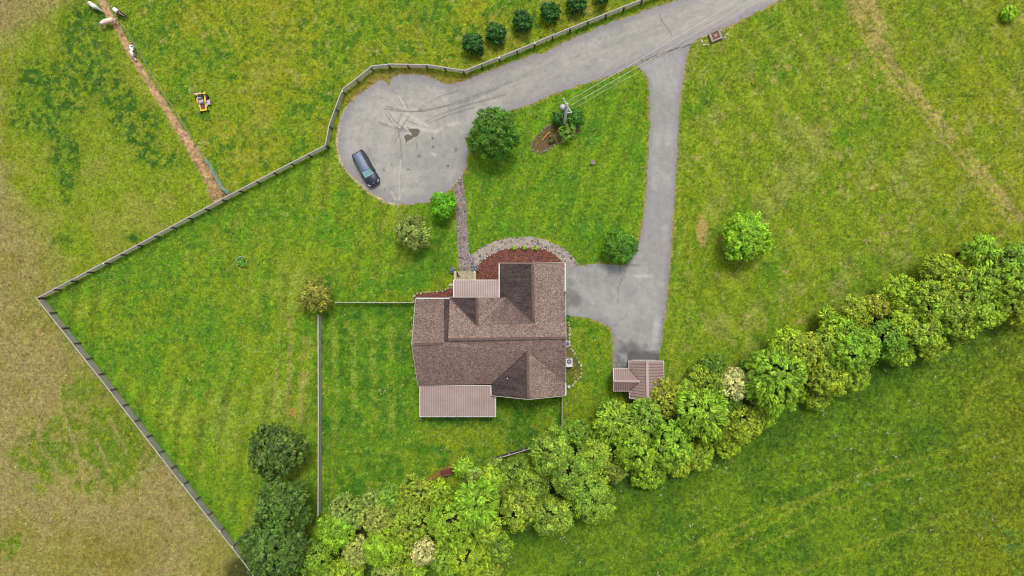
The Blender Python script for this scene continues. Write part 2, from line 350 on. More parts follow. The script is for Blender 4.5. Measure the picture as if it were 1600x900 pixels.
def ground_col(x, y):
    wx = x+(fbm(x, y, 60, 901, 3)-.5)*40; wy = y+(fbm(x, y, 60, 902, 3)-.5)*40
    n1 = fbm(x, y, 110, 1); n2 = fbm(x, y, 34, 2); n3 = fbm(x, y, 13, 3, 4); n4 = fbm(x, y, 5, 4, 3); nf = vn(x/1.6, y/1.6, 8)
    # lawn default
    col = np.zeros(x.shape+(3,))+C(128, 150, 36)
    col = lay(col, C(100, 142, 22), ss(.42, .66, n2)*.8)
    col = lay(col, C(152, 162, 86), ss(.47, .62, n3*.5+n1*.5)*.75)
    col = lay(col, C(78, 124, 16), ss(.55, .72, n3)*.5)
    # pasture above the fence: yellower
    past = ss(0, 1, (x > 120)*1.0)*(sdf(x, y, [(150, -60), (1080, -60), (1000, 0), (726, 112), (580, 104), (512, 226), (352, 312), (340, 292), (200, 60)]) < 0)
    pc = np.zeros_like(col)+C(140, 154, 40)
    pc = lay(pc, C(158, 158, 84), ss(.45, .68, n2)*.7); pc = lay(pc, C(112, 146, 24), ss(.5, .7, n1)*.7)
    pc = lay(pc, C(74, 118, 20), ss(.57, .68, fbm(x, y, 11, 89, 4))*.8*ss(.3, .5, n1))
    pc = lay(pc, C(176, 168, 118), ss(.66, .78, fbm(x, y, 16, 77, 4))*.7)
    ns = fbm(x*.35+y*.8, y*.35-x*.8, 30, 91, 4); pc = lay(pc, C(168, 164, 96), ss(.52, .68, ns)*.35)
    col = lay(col, pc, past*1.0)
    # left paddock
    left = sdf(x, y, [(-900, -900), (140, -900), (150, -20), (340, 298), (352, 312), (62, 467), (380, 880), (900, 1600), (-900, 1600)]) < 0
    lc = np.zeros_like(col)+C(136, 152, 66)
    lc = lay(lc, C(128, 150, 36), ss(.45, .65, n2)*.8)
    lc = lay(lc, C(154, 156, 88), ss(.45, .62, fbm(x, y, 26, 55))*.6)
    dk = ss(.52, .66, fbm(x+y*.35, y*.55-x*.3, 24, 44, 5))
    w1 = 0
    for gx1, gy1, sx1, sy1 in ((118, 55, 34, 60), (55, 115, 34, 30), (100, 150, 34, 44), (160, 120, 34, 40), (60, 185, 44, 26), (185, 180, 26, 50), (235, 190, 24, 44), (250, 250, 34, 22), (100, 235, 26, 36), (112, 295, 16, 34), (45, 150, 26, 34), (95, 380, 22, 15), (150, 30, 30, 40), (210, 370, 22, 12)):
        w1 = w1+np.exp(-(((x*.5+wx*.5-gx1)/sx1)**2+((y*.5+wy*.5-gy1)/sy1)**2))
    w1 = np.clip(w1, 0, 1)
    spk = ss(.42, .56, fbm(x, y, 7, 88, 4))
    lc = lay(lc, C(60, 102, 14), np.clip(ss(.15, .6, (dk*.5+.5)*w1)*spk*1.2, 0, .92)); lc = lay(lc, C(108, 136, 30), np.clip(w1*.6, 0, .6)*(1-spk))
    dry = np.clip(ss(48, -30, wx-(85-ss(0, 90, wy)*80))*ss(130, 40, wy)*.8+ss(60, -30, wx-(-10+ss(250, 460, wy)*70))*ss(180, 330, wy)+ss(440, 510, wy+wx*.0), 0, 1)
    dry = np.clip(dry+ss(40, -10, wx+20)*.6, 0, 1)
    dc = np.zeros_like(col)+C(164, 150, 106)
    dc = lay(dc, C(144, 142, 68), ss(.42, .66, n1)*.7); dc = lay(dc, C(178, 160, 116), ss(.48, .66, n3)*.5); dc = lay(dc, C(140, 132, 62), ss(.55, .7, n2)*.5)
    lc = lay(lc, dc, dry)
    gp = np.exp(-(((wx-70)/85)**2+((wy-715)/68)**2)*1.0)+np.exp(-(((wx-190)/60)**2+((wy-700)/95)**2))+.7*np.exp(-(((wx-120)/40)**2+((wy-610)/40)**2))+.8*np.exp(-(((wx-15)/40)**2+((wy-850)/40)**2))
    lc = lay(lc, C(134, 150, 44), np.clip(ss(.22, .85, gp*fbm(x, y, 22, 66, 5)*1.5)*(.3+ss(.4, .58, fbm(x, y, 8, 86, 4))), 0, .9))
    lc = lay(lc, C(100, 130, 28), np.clip(ss(.5, .85, gp*fbm(x, y, 9, 67, 5)*1.6), 0, .75))
    br = np.exp(-(((wx-205)/60)**2+((wy-860)/36)**2)); lc = lay(lc, C(138, 122, 50), br*.6)
    for ln in ([(95, 640), (118, 700), (132, 770), (137, 800)], [(60, 700), (85, 735), (105, 775)], [(5, 765), (35, 810)], [(150, 690), (170, 740)], [(170, 655), (195, 705)]):
        lc = lay(lc, C(180, 164, 116), ss(4.5, .5, (n4-.5)*4+ segd(wx*.3+x*.7, wy*.3+y*.7, ln))*.65)
    fs = segd(x, y, FENCE_W); lc = lay(lc, C(128, 140, 60), ss(34, 4, fs)*ss(.4, .6, n3)*.6)
    col = lay(col, lc, left*1.0)
    tf = ss(.64, .72, fbm(x, y, 12, 97, 4)); col = lay(col, C(72, 116, 18), tf*.55*(1-left))
    # west lawn: pale mown swaths
    wl = (sdf(x, y, LAWN_W) < 0)*1.0
    sw = fbm(x*1.0+(y-450)*.18, y*.22, 22, 21, 4); col = lay(col, C(150, 162, 88), wl*ss(.48, .66, sw)*.55*ss(.35, .6, n1+.1))
    col = lay(col, C(96, 140, 18), wl*ss(26, 3, segd(x, y, [(75, 470), (385, 868)]))*.8)
    col = lay(col, C(98, 138, 20), wl*ss(30, 3, segd(x, y, [(75, 470), (512, 235)]))*.7)
    for cx, yy0, yy1, hw in ((452, 500, 690, 7), (472, 520, 690, 7), (430, 560, 650, 3), (437, 480, 560, 2), (420, 600, 660, 2), (484, 500, 600, 4)):
        ln = [(cx+4, yy0), (cx, (yy0+yy1)/2), (cx-5, yy1)]
        col = lay(col, C(164, 158, 104), wl*ss(hw, hw*.3, segd(x, y, ln))*ss(.3, .6, n3)*.75)
    for ln in ([(440, 478), (433, 540), (424, 600), (418, 660)], [(447, 560), (436, 605), (426, 640)], [(560, 345), (545, 420), (530, 470)]):
        col = lay(col, C(150, 165, 80), ss(1.8, .5, segd(x, y, ln))*.6)
    col = lay(col, C(185, 140, 105), ss(10, 3, np.hypot((x-458)*1.4, (y-645)*.8)+n3*8-4)*.8)
    # patches near the walk
    pm = sdf(x, y, [(735, 180), (1000, 110), (1012, 200), (1005, 350), (940, 412), (860, 370), (770, 370), (730, 400), (725, 290)])
    m = ss(6, -8, pm); col = lay(col, C(112, 148, 26), m*.6); col = lay(col, C(92, 138, 18), m*ss(.45, .65, fbm(x, y, 40, 12))*.7)
    m2 = ss(8, -16, sdf(x, y, [(640, 400), (705, 330), (712, 420), (640, 460), (600, 440)])); col = lay(col, C(84, 132, 16), m2*.75)
    # fenced back yard: deeper green with pale mown stripes
    yd = (sdf(x, y, YARD) < 0)*1.0
    yc = np.zeros_like(col)+C(90, 130, 24); yc = lay(yc, C(66, 108, 16), ss(.45, .64, n3)*.7); yc = lay(yc, C(120, 150, 52), ss(.5, .68, n2)*.7)
    for cx in (524, 553, 583, 612):
        yc = lay(yc, C(140, 162, 84), ss(9, 2, np.abs(x-cx-(y-600)*.01+(n3-.5)*8))*ss(.3, .6, fbm(x, y*.6, 10, 31))*ss(490, 520, y)*ss(700, 640, y)*.85)
    yc = lay(yc, C(130, 152, 60), ss(.42, .6, fbm(x, y, 20, 32))*ss(660, 710, y)*.7); yc = lay(yc, C(140, 148, 56), ss(.45, .65, n2)*ss(640, 670, y)*ss(640, 680, x)*.5)
    yc = lay(yc, C(120, 165, 40), np.exp(-(((x-615)/20)**2+((y-575)/14)**2))*.8)
    col = lay(col, yc, yd)
    # right field: straw showing through, wheel tracks
    rf = ss(1055, 1085, x)*(y < 620)
    rc = np.zeros_like(col)+C(128, 148, 42); rc = lay(rc, C(150, 162, 84), ss(.44, .62, n2)*.55); rc = lay(rc, C(104, 140, 26), ss(.46, .64, fbm(x, y, 55, 14))*.7)
    rc = lay(rc, C(160, 158, 72), ss(1300, 1560, x)*.35); rc = lay(rc, C(182, 168, 118), ss(.66, .76, n3)*.75)
    rc = lay(rc, C(158, 158, 108), ss(.5, .66, fbm(x*.9+y*.5, y*.4-x*.3, 26, 15))*.4)
    col = lay(col, rc, rf)
    tr = [(1340, -10), (1365, 50), (1400, 105), (1445, 160), (1500, 225), (1550, 285), (1600, 345)]
    td = segd(x, y, tr); wd = 30-24*ss(10, 120, y)+(n3-.5)*10
    col = lay(col, C(182, 164, 118), ss(1.15, .4, td/np.maximum(wd, 3))*ss(.38, .62, .6*n3+.4*n4+ss(90, 0, y)*.16)*.9)
    for off in (-22, -9, 2):
        tl = [(a+off, b) for a, b in tr[1:]]; col = lay(col, C(184, 168, 118), ss(3.8, .8, segd(x, y, tl)+(n4-.5)*3)*ss(.15, .4, n2)*.95)
    for ln in ([(1230, 60), (1310, 150), (1380, 240), (1450, 320), (1530, 420)], [(1500, 0), (1560, 100), (1600, 150)], [(1420, 40), (1480, 120), (1540, 190)]):
        col = lay(col, C(98, 130, 20), ss(5, 1, segd(x, y, ln))*.4)
    col = lay(col, C(190, 168, 118), ss(1.25, .75, np.hypot((x-1097)/9.5, (y-360)/25)+(n3-.5)*.5)*.95)
    for cx, cy in ((1268, 168), (1352, 137), (1390, 297), (1455, 298), (1310, 338), (1245, 400), (1205, 485), (1245, 490), (1110, 110)):
        col = lay(col, C(182, 165, 112), ss(8, 2, np.hypot(x-cx, y-cy)+n3*8)*.7)
    # meadow below the hedge
    hy = np.interp(x, [h[0] for h in HEDGE[1:]], [h[1] for h in HEDGE[1:]]); mw = ss(0, 20, y-hy)*(x > 470)
    st4 = ss(.45, .6, fbm(x*.94*.3-y*.34*.3, (x*.34*1.2+y*.94*1.2), 26, 98, 3)); mc = np.zeros_like(col)+C(118, 148, 40); mc = lay(mc, C(134, 156, 60), st4*.6); mc = lay(mc, C(80, 114, 22), ss(.44, .62, n2)*.6); mc = lay(mc, C(66, 96, 18), ss(.46, .6, fbm(x, y, 6, 87, 3))*.5); mc = lay(mc, C(128, 152, 46), ss(.46, .66, fbm(x, y, 70, 16))*.6)
    mc = lay(mc, C(132, 150, 60), ss(.56, .7, n3)*.5)
    mc = lay(mc, C(62, 96, 22), ss(120, 30, y-hy-20)*.6*(.6+.8*ss(.4, .6, n3)))  # shade of the hedge painted into the meadow colour, fading outwards
    mc = lay(mc, C(138, 144, 48), ss(1440, 1600, x+(y-650)*.3)*.65)
    for ln, wd in (([(1050, 905), (1180, 830), (1330, 745), (1480, 705), (1565, 690)], 5), ([(1020, 880), (1200, 800), (1330, 755)], 4), ([(1180, 860), (1400, 745), (1560, 715)], 3),
                   ([(1515, 650), (1512, 630), (1530, 605), (1570, 580), (1610, 560)], 5), ([(1560, 690), (1610, 730)], 5), ([(1220, 905), (1380, 840), (1500, 800)], 4)):
        mc = lay(mc, C(152, 162, 84), ss(wd*1.4, wd*.2, segd(x, y, ln)+(n3-.5)*6)*.75*ss(.22, .5, n4*.5+n2*.5))
    mc = lay(mc, C(96, 134, 88), ss(.46, .56, fbm(x, y, 7, 95, 3))*ss(34, 8, segd(x, y, [(1530, 800), (1575, 845), (1600, 890)])+n3*20)*.7)
    mc = lay(mc, C(160, 176, 116), (vn(x/1.8, y/1.8, 40) > .84)*ss(.52, .68, fbm(x, y, 18, 41))*.4)
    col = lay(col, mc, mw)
    # garden ground, lane dirt, hedge floor
    col = lay(col, C(112, 96, 72), ss(1, -1.5, sdf(x, y, GBED))*ss(.3, .6, n3+.12)*.7)
    dd = segd(x, y, DIRT)+(n3-.5)*5; dw = 5.2+ss(150, 300, y)*4.5
    dcol = C(194, 158, 136)*(.55+.9*n4)[..., None]; col = lay(col, dcol, ss(1.2, .75, dd/dw))
    col = lay(col, C(182, 150, 124)*(.55+.9*n4)[..., None], (sdf(x, y, [(322, 268), (334, 262), (358, 308), (330, 320)])+(n3-.5)*5 < 0)*.95)
    st = np.sin((x+(y-450)*.16+(n1-.5)*30)/5.2)*.5+.5; col = col*(1+(wl*.38*ss(.3, .55, n1))*(st-.5))[..., None]
    st2 = np.sin((x*.82-y*.57+(n1-.5)*26)/6.0)*.5+.5; col = col*(1+rf*.28*(st2-.5)*ss(.3, .6, n2))[..., None]
    st3 = np.sin((x*.93+y*.36+(n1-.5)*20)/5.0)*.5+.5; col = col*(1+m*.24*(st3-.5))[..., None]
    spd = fbm(x, y, 6, 93, 3); col = lay(col, C(70, 108, 14), ss(.56, .7, spd)*.45*(1-left)); col = lay(col, C(172, 178, 104), ss(.6, .74, fbm(x, y, 5, 94, 3))*.4*(1-mw))
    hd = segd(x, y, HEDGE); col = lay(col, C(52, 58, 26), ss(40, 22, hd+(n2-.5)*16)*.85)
    # bare verge along the asphalt
    rd_ = np.minimum(segd(x, y, ROAD, True), segd(x, y, DRIVE, True)); thin = ss(3.2+3*n3, 1.2, rd_); col = lay(col, C(172, 150, 120), thin*.75*ss(.25, .5, n3))
    re_ = segd(x, y, [(604, 134), (595, 126), (586, 129), (578, 138), (560, 148), (548, 160), (537, 175), (531, 195), (527, 215), (528, 235), (533, 253), (545, 270), (560, 285), (575, 299), (600, 314), (622, 320)]); col = lay(col, C(214, 196, 176), ss(3.4, 1.2, re_+(n4-.5)*4)*.85)
    vg = ss(16, 2, segd(x, y, [(548, 158), (580, 128), (600, 122), (615, 118), (655, 113), (690, 127), (730, 124)]))*ss(.3, .6, n2+.1); col = lay(col, C(150, 132, 84), vg*.8)
    col = lay(col, C(150, 110, 84), ss(8, 2, segd(x, y, [(690, 738), (672, 750), (700, 733), (712, 728)]))*.7)
    col = col*(.74+.52*n4+.2*(nf-.5))[..., None]
    g = col.mean(-1, keepdims=True); sat = np.clip(1.27-.13*left*dry, 1, 2)[..., None]; col = (g+(col-g)*sat)*np.array([1.0, 1.04, .94])
    return np.clip(col, .003, 1)

TYRES = [([(600, 170), (625, 174), (650, 174), (690, 167), (735, 152), (800, 128)], 1.1), ([(602, 166), (640, 175), (665, 174), (730, 158), (780, 138)], 1.0),
         ([(652, 171), (668, 160), (690, 150), (720, 141)], .9), ([(655, 172), (675, 160), (700, 151)], .9), ([(665, 190), (690, 178), (730, 164), (790, 148)], 1.2),
         ([(668, 193), (700, 180), (740, 168)], 1.2), ([(602, 177), (613, 193), (625, 204)], 1.0), ([(606, 175), (617, 190), (632, 202)], 1.0),
         ([(592, 191), (610, 196), (625, 201), (640, 206)], 1.0), ([(594, 194), (614, 200), (630, 206)], .9), ([(612, 222), (618, 208), (623, 190), (628, 178)], .9),
         ([(616, 224), (622, 210), (632, 192), (640, 180)], .9), ([(622, 205), (626, 222), (627, 245)], .9), ([(650, 218), (652, 235), (652, 250)], .7),
         ([(622, 153), (630, 168)], .9), ([(630, 152), (638, 169)], .8), ([(636, 188), (652, 195)], .9)]
PALE = [([(622, 150), (632, 168)], 1.6), ([(636, 178), (655, 190), (668, 196)], 3.0), ([(650, 172), (680, 158), (700, 152)], 2), ([(626, 250), (624, 280), (623, 312)], 1), ([(640, 262), (632, 290), (625, 310)], .8),
        ([(700, 195), (715, 192)], 3), ([(682, 204), (690, 202)], 3), ([(675, 240), (680, 242)], 2.2), ([(610, 195), (650, 200), (680, 206)], 3), ([(612, 300), (618, 312)], 1.5)]
PATCH = [(637, 197), (639, 201), (653, 201), (657, 206), (652, 213), (648, 214), (634, 223), (631, 213), (636, 210), (643, 211), (643, 208), (638, 204)]
def road_col(x, y):
    n1 = fbm(x, y, 40, 201); n2 = fbm(x, y, 9, 202, 4); n4 = fbm(x, y, 3, 203, 2)
    ns = fbm(x*.94*.12-y*.34*.12, (x*.34+y*.94)*.9, 7, 204, 4)
    col = np.zeros(x.shape+(3,))+C(168, 168, 162); col = lay(col, C(190, 187, 180), ss(.45, .65, n1)*.6); col = lay(col, C(150, 150, 150), ss(.5, .68, n2)*.4)
    onroad = (x > 730)*(y < 200); col = lay(col, C(192, 186, 176), onroad*ss(.42, .62, ns)*.55); col = lay(col, C(152, 150, 150), onroad*ss(.56, .7, ns)*.4)
    e = segd(x, y, ROAD, True); col = lay(col, C(154, 150, 156), ss(16, 3, e+(n2-.5)*10)*.7)
    core = np.exp(-(((x-635)/48)**2+((y-185)/34)**2)); col = lay(col, C(204, 198, 186), core*ss(.3, .6, n2+.15)*.6)
    for ln, wd in PALE: col = lay(col, C(212, 207, 196), ss(wd*1.5, wd*.4, segd(x, y, ln)+(n4-.5)*1.5)*.6)
    for ln, wd in TYRES: col = lay(col, C(118, 116, 112), ss(wd*1.5, wd*.4, segd(x, y, ln))*.62*(.5+n2))
    for r_ in (58, 70, 84):
        d = np.abs(np.hypot(x-633, y-222)-r_-(n1-.5)*8); col = lay(col, C(160, 158, 156), ss(2.4, .6, d)*.3)
    for cx, cy in ((612, 258), (638, 265), (655, 244), (676, 216), (700, 259), (713, 233), (677, 229), (712, 236), (601, 296), (600, 266), (1030, 40), (900, 90)):
        col = lay(col, C(96, 94, 94), ss(2.6, .8, np.hypot(x-cx, y-cy)+(n4-.5)*2.6)*.75)
    col = lay(col, C(112, 106, 94), (sdf(x, y, PATCH)+(n4-.5)*1.6 < 0)*1.0)
    ps = sdf(x, y, PATCH); col = lay(col, C(205, 198, 180), ss(1.6, .4, np.abs(ps-1.2))*.45)
    col = lay(col, C(126, 122, 118), ss(1.3, .3, segd(x, y, [(1030, 22), (1035, 34), (1046, 48), (1050, 56)]))*.7)
    return col*(.93+.14*n4)[..., None]
def drive_col(x, y):
    n1 = fbm(x, y, 36, 301); n2 = fbm(x, y, 10, 302, 4); n4 = fbm(x, y, 3, 303, 2); nv = fbm(x, y*.2, 7, 304, 3)
    col = np.zeros(x.shape+(3,))+C(164, 163, 160); col = lay(col, C(184, 183, 180), ss(.44, .64, n1)*.6); col = lay(col, C(152, 151, 154), ss(.5, .66, nv)*.35)
    col = lay(col, C(150, 146, 156), ss(9, 2, segd(x, y, DRIVE, True)+(n2-.5)*5)*.65)
    col = lay(col, C(196, 196, 192), ss(8, 2, segd(x, y, [(1026, 500), (1024, 530)])+(n2-.5)*8)*.6)
    col = lay(col, C(204, 202, 196), ss(3, 1, segd(x, y, [(992, 431), (995, 432), (1012, 431), (1018, 432)])+(n4-.5)*4)*.7)
    col = lay(col, C(74, 72, 78), ss(.5, -.3, (551-y)/6+(n2-.5)*1.2)*(x > 980)*.75); col = lay(col, C(110, 107, 110), (y > 548)*(x <= 980)*ss(.35, .6, n2)*.7)
    col = lay(col, C(92, 90, 94), ss(26, 4, np.hypot((x-990)*1.0, (y-543)*1.6)+(n2-.5)*30)*.7); col = lay(col, C(100, 98, 100), ss(14, 2, np.hypot(x-972, y-541)+(n2-.5)*22)*.6)
    col = lay(col, C(104, 106, 108), ss(18, 3, np.hypot(x-895, y-470)+(n2-.5)*30)*.6); col = lay(col, C(112, 114, 112), ss(12, 2, np.hypot(x-889, y-439)+(n2-.5)*18)*.6)
    for ln in ([(981, 412), (975, 428), (966, 448), (966, 475)], [(958, 509), (970, 500), (980, 490)], [(958, 549), (1029, 549)], [(975, 414), (1000, 413)]):
        col = lay(col, C(108, 106, 106), ss(1.3, .3, segd(x, y, ln)+(n4-.5))*.6)
    col = lay(col, C(50, 46, 46), ss(1.3, .5, segd(x, y, [(998, 101), (1012, 93), (1030, 85), (1045, 79), (1075, 69)])+(n2-.5)*2)*.85)
    ap = (x < 966)*1.0; col = lay(col, C(176, 180, 176), ap*ss(.4, .6, n1)*.4)
    return col*(.93+.14*n4)[..., None]

def set_col(me, col, name='Col'):
    a = me.color_attributes.new(name, 'FLOAT_COLOR', 'POINT')
    a.data.foreach_set('color', np.concatenate([col, np.ones((len(col), 1))], 1).astype(np.float32).ravel())

# ------------------------------------------------------------------ ground: one sheet out to the horizon
def grid_axis(a, b, st): 
    f = np.arange(a, b+st/2, st); return np.concatenate([[a-1500, a-700, a-300, a-120, a-50, a-20, a-8, a-3, a-1], f, [b+1, b+3, b+8, b+20, b+50, b+120, b+300, b+700, b+1500]])
gx, gy = grid_axis(-69, 60, .2), grid_axis(-38, 37, .2)
GX, GY = np.meshgrid(gx, gy); nx_, ny_ = len(gx), len(gy)
px_, py_ = to_px(GX, GY)
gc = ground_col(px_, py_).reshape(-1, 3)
vs = np.stack([GX.ravel(), GY.ravel(), np.zeros(GX.size)], 1).astype(np.float32)
me = bpy.data.meshes.new('ground'); me.vertices.add(len(vs)); me.vertices.foreach_set('co', vs.ravel())
ii = (np.arange(ny_-1)[:, None]*nx_+np.arange(nx_-1)[None]).ravel()
q = np.stack([ii, ii+1, ii+1+nx_, ii+nx_], 1).astype(np.int32)
me.loops.add(q.size); me.loops.foreach_set('vertex_index', q.ravel()); me.polygons.add(len(q)); me.polygons.foreach_set('loop_start', np.arange(0, q.size, 4, dtype=np.int32))
me.update(calc_edges=True); set_col(me, gc); me.materials.append(M['ground'])
tag(link('ground', me), kind='structure')

def sheet(name, poly, m, colf=None, z=.004, step=.2, jit=.0, kind='structure', sub=.35):
    pts = [P(a, b) for a, b in poly]; b2 = []
    for i, p in enumerate(pts):
        q_ = pts[(i+1) % len(pts)]; n = max(1, int((q_-p).length/sub))
        for k in range(n):
            v = p.lerp(q_, k/n)
            if jit: v = v+Vector(((vn(np.array(v.x*2.2), np.array(v.y*2.2), 5)-.5)*jit*2, (vn(np.array(v.x*2.2), np.array(v.y*2.2), 6)-.5)*jit*2, 0))
            b2.append((v.x, v.y))
    bx = np.array([v[0] for v in b2]); by = np.array([v[1] for v in b2])
    verts = [Vector(v) for v in b2]; nb = len(b2)
    if colf:
        X, Y = np.meshgrid(np.arange(bx.min(), bx.max(), step), np.arange(by.min(), by.max(), step)); X = X.ravel(); Y = Y.ravel()
        k = sdf(X, Y, b2) < -step*.6; verts += [Vector((a, b)) for a, b in zip(X[k], Y[k])]
    r = geometry.delaunay_2d_cdt(verts, [(i, (i+1) % nb) for i in range(nb)], [], 1, 1e-5)
    co = [(v.x, v.y, z) for v in r[0]]
    me = bpy.data.meshes.new(name); me.from_pydata(co, [], [tuple(f) for f in r[2]]); me.materials.append(m)
    if colf:
        a = np.array(co); ux, uy = to_px(a[:, 0], a[:, 1]); set_col(me, colf(ux, uy))
    bm = bmesh.new(); bm.from_mesh(me); bmesh.ops.recalc_face_normals(bm, faces=bm.faces[:])
    if bm.faces and sum(f.normal.z for f in bm.faces) < 0: bmesh.ops.reverse_faces(bm, faces=bm.faces[:])
    bm.to_mesh(me); bm.free()
    return tag(link(name, me), kind=kind) if kind else link(name, me)
sheet('road', ROAD, M['asphalt'], road_col, .008, step=.13, jit=.2)
sheet('driveway', DRIVE, M['asphalt'], drive_col, .016, jit=.1)

# flagstone walk, curved path, mulch
WALK = [(707, 292), (715, 286), (724, 272), (727, 307), (730, 342), (731, 365), (734, 397), (741, 402), (741, 424), (717.5, 424), (716, 400), (714, 365), (712.5, 337), (711, 310)]
sheet('walkway', WALK, M['flag_dark'], None, .012, jit=.05)
ARC = [(735, 401), (748, 389), (770, 377.5), (795, 371), (830, 369.5), (855, 375), (880, 387), (895, 400), (904, 414), (888, 418), (884, 416), (878, 407), (866, 396.5), (845, 388.5), (815, 386.5), (788, 389.5), (768, 397.5), (752, 408.5), (741, 423), (741, 402)]
sheet('curved_path', ARC, M['flag_light'], None, .020, jit=.06)
tag(sheet('mulch_bed', MULCH_MAIN, M['mulch'], None, .024, jit=.05), 'large red mulch bed between the curved stone path and the house', 'flower bed', None, None); bpy.data.objects['mulch_bed']['kind'] = 'structure'
sheet('mulch_border', MULCH_LEFT, M['mulch'], None, .024, jit=.05)
M['island'] = mat('island_soil', S(92, 60, 46), .95, .5, 6, bmp=.7, c2=S(138, 104, 78))
sheet('mulch_island', ISLAND, M['island'], None, .024, jit=.08)

# ------------------------------------------------------------------ grass tufts (real blades over the sheet)
def tufts():
    n = 230000
    X = nr.uniform(-69, 60, n); Y = nr.uniform(-38, 37, n); px, py = to_px(X, Y)
    bad = np.zeros(n, bool)
    for pl in (MULCH_MAIN, MULCH_LEFT, HOUSE): bad |= sdf(px, py, pl) < 1.0
    for pl in (ROAD, DRIVE, WALK, ARC): bad |= sdf(px, py, pl) < 1.2-3.2*fbm(px, py, 6, 700, 3)**2*nr.random(n)*2
    bad |= segd(px, py, DIRT) < 5
    hy = np.interp(px, [h[0] for h in HEDGE[1:]], [h[1] for h in HEDGE[1:]]); mead = (py > hy+15) & (px > 470)
    k = ~bad; X, Y, px, py, mead = X[k], Y[k], px[k], py[k], mead[k]; n = len(X)
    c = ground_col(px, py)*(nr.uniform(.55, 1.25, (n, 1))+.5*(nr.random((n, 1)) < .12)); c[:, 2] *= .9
    wh = mead & (nr.random(n) < .03*ss(.46, .62, fbm(px, py, 26, 41)))
    c[wh] = C(196, 204, 168)*.95; tn = (~mead) & (nr.random(n) < .05); c[tn] = C(186, 188, 120)*.9
    h = nr.uniform(.05, .12, n)*np.where(mead, 1.9, 1); s = nr.uniform(.06, .15, n)*np.where(mead, 1.3, 1)
    base = np.stack([X, Y, np.full(n, .001)], 1); V = []; 
    for j in range(3):
        a = nr.uniform(0, 2*np.pi, n); d = np.stack([np.cos(a), np.sin(a), np.zeros(n)], 1); e = np.stack([-np.sin(a), np.cos(a), np.zeros(n)], 1)
        off = nr.normal(0, .05, (n, 3)); off[:, 2] = 0; b = base+off
        V += [b-e*(s*.35)[:, None], b+e*(s*.35)[:, None], b+d*(s*1.5)[:, None]+np.stack([np.zeros(n)]*2+[h], 1)]
    V = np.stack(V, 1).reshape(-1, 3).astype(np.float32); CC = np.repeat(c, 9, 0)
    me = bpy.data.meshes.new('grass'); me.vertices.add(len(V)); me.vertices.foreach_set('co', V.ravel())
    me.loops.add(len(V)); me.loops.foreach_set('vertex_index', np.arange(len(V), dtype=np.int32)); me.polygons.add(len(V)//3)
    me.polygons.foreach_set('loop_start', np.arange(0, len(V), 3, dtype=np.int32)); me.update(calc_edges=True); set_col(me, CC)
    me.materials.append(M['grass']); tag(link('grass', me), 'short mown and grazed grass covering the lawns and fields', 'grass', kind='stuff')
tufts()

# ------------------------------------------------------------------ the house
house = empty('house', P(770, 530), label='large brown shingled farmhouse with several gables and two ribbed metal porch roofs', cat='house')
hl = house.location.copy()
def hp(p): return Vector(p)-hl
def roofpart(name, faces, m, dz, stain=None):
    mb = MB(); st = []
    for f in faces:
        pts = [hp(P(*q[:3])) for q in f['p']]; n0 = len(mb.v); mb.prism(pts, dz)
        st += [(f.get('s', 0.12), f.get('a', 0), 0)]*(len(mb.v)-n0)
        if 'sv' in f:                                     # per-corner stain
            a = [Vector(p) for p in pts]
            nn = sum((a[i].cross(a[(i+1) % len(a)]) for i in range(len(a))), Vector())
            sv = f['sv'] if nn.z >= 0 else f['sv'][::-1]
            for i, s_ in enumerate(sv+sv): st[n0+i] = (s_, f.get('a', 0), 0)
    me = mb.mesh(name, m); set_col(me, np.array(st, float), 'Stain'); return link(name, me, house)
A_ = (700, 530.5, 7.3); B_ = (884, 527.5, 7.3); Mx = (746, 510, 6.35); V_ = (791, 465, 4.3); G_ = (834, 505, 6.25); E_ = (882, 461, 3.8); Ap = (824, 549, 6.25)
EW = (703, 465, 4.3); LR = (644, 538, 6.95); LN = (650, 467, 3.6)
roofpart('roof', [
    {'p': [A_, EW, Mx, G_, B_], 's': .3, 'a': 1, 'sv': [.1, .3, .15, .35, .15]},
    {'p': [Mx, V_, G_], 'sv': [.35, .75, .7], 'a': 1},
    {'p': [G_, E_, B_], 'sv': [.25, .35, .12], 'a': 1},
    {'p': [EW, (745.5, 465, 6.35), Mx], 'sv': [1, 1, 1], 'a': 0},
    {'p': [(745.5, 465, 6.35), V_, Mx], 's': .08},
    {'p': [(781, 412, 3.8), (831.8, 412, 6.4), G_, V_, (781, 466, 3.8)], 'sv': [1.0, 1.0, .9, .95, 1.0]},
    {'p': [(831.8, 412, 6.4), (882, 411.5, 3.8), E_, G_], 's': .05},
    {'p': [LR, LN, (694, 467, 3.6), (694, 534.6, 6.93)], 'sv': [.25, .5, .5, .35], 'a': 1},
    {'p': [(694, 534.6, 6.93), (694, 467, 3.6), (703, 467, 3.6), (699.5, 533.5, 6.95)], 's': 1.0, 'a': 1},
    {'p': [LR, (699, 534.5, 6.95), A_, B_, (883, 598, 3.45), Ap, (768, 600, 3.35), (654, 603, 3.3)], 'sv': [.1, .12, .12, .1, .2, .1, .2, .3], 'a': 1},
    {'p': [Ap, (826, 623, 6.25), (768, 617, 3.2), (768, 599.6, 3.35)], 'sv': [.8, 1.0, 1.0, 1.0]},
    {'p': [Ap, (826, 623, 6.25), (883, 617, 3.2), (883, 598, 3.45)], 's': .1, 'sv': [.06, .06, .25, .25]},
], M['shingle'], .16)
M['ridge'] = mat('ridge_cap', S(112, 92, 86), .95, .45, 4, bmp=.5)
M['edge_dark'] = mat('valley_flashing', S(84, 72, 70), .8, .3, 4)
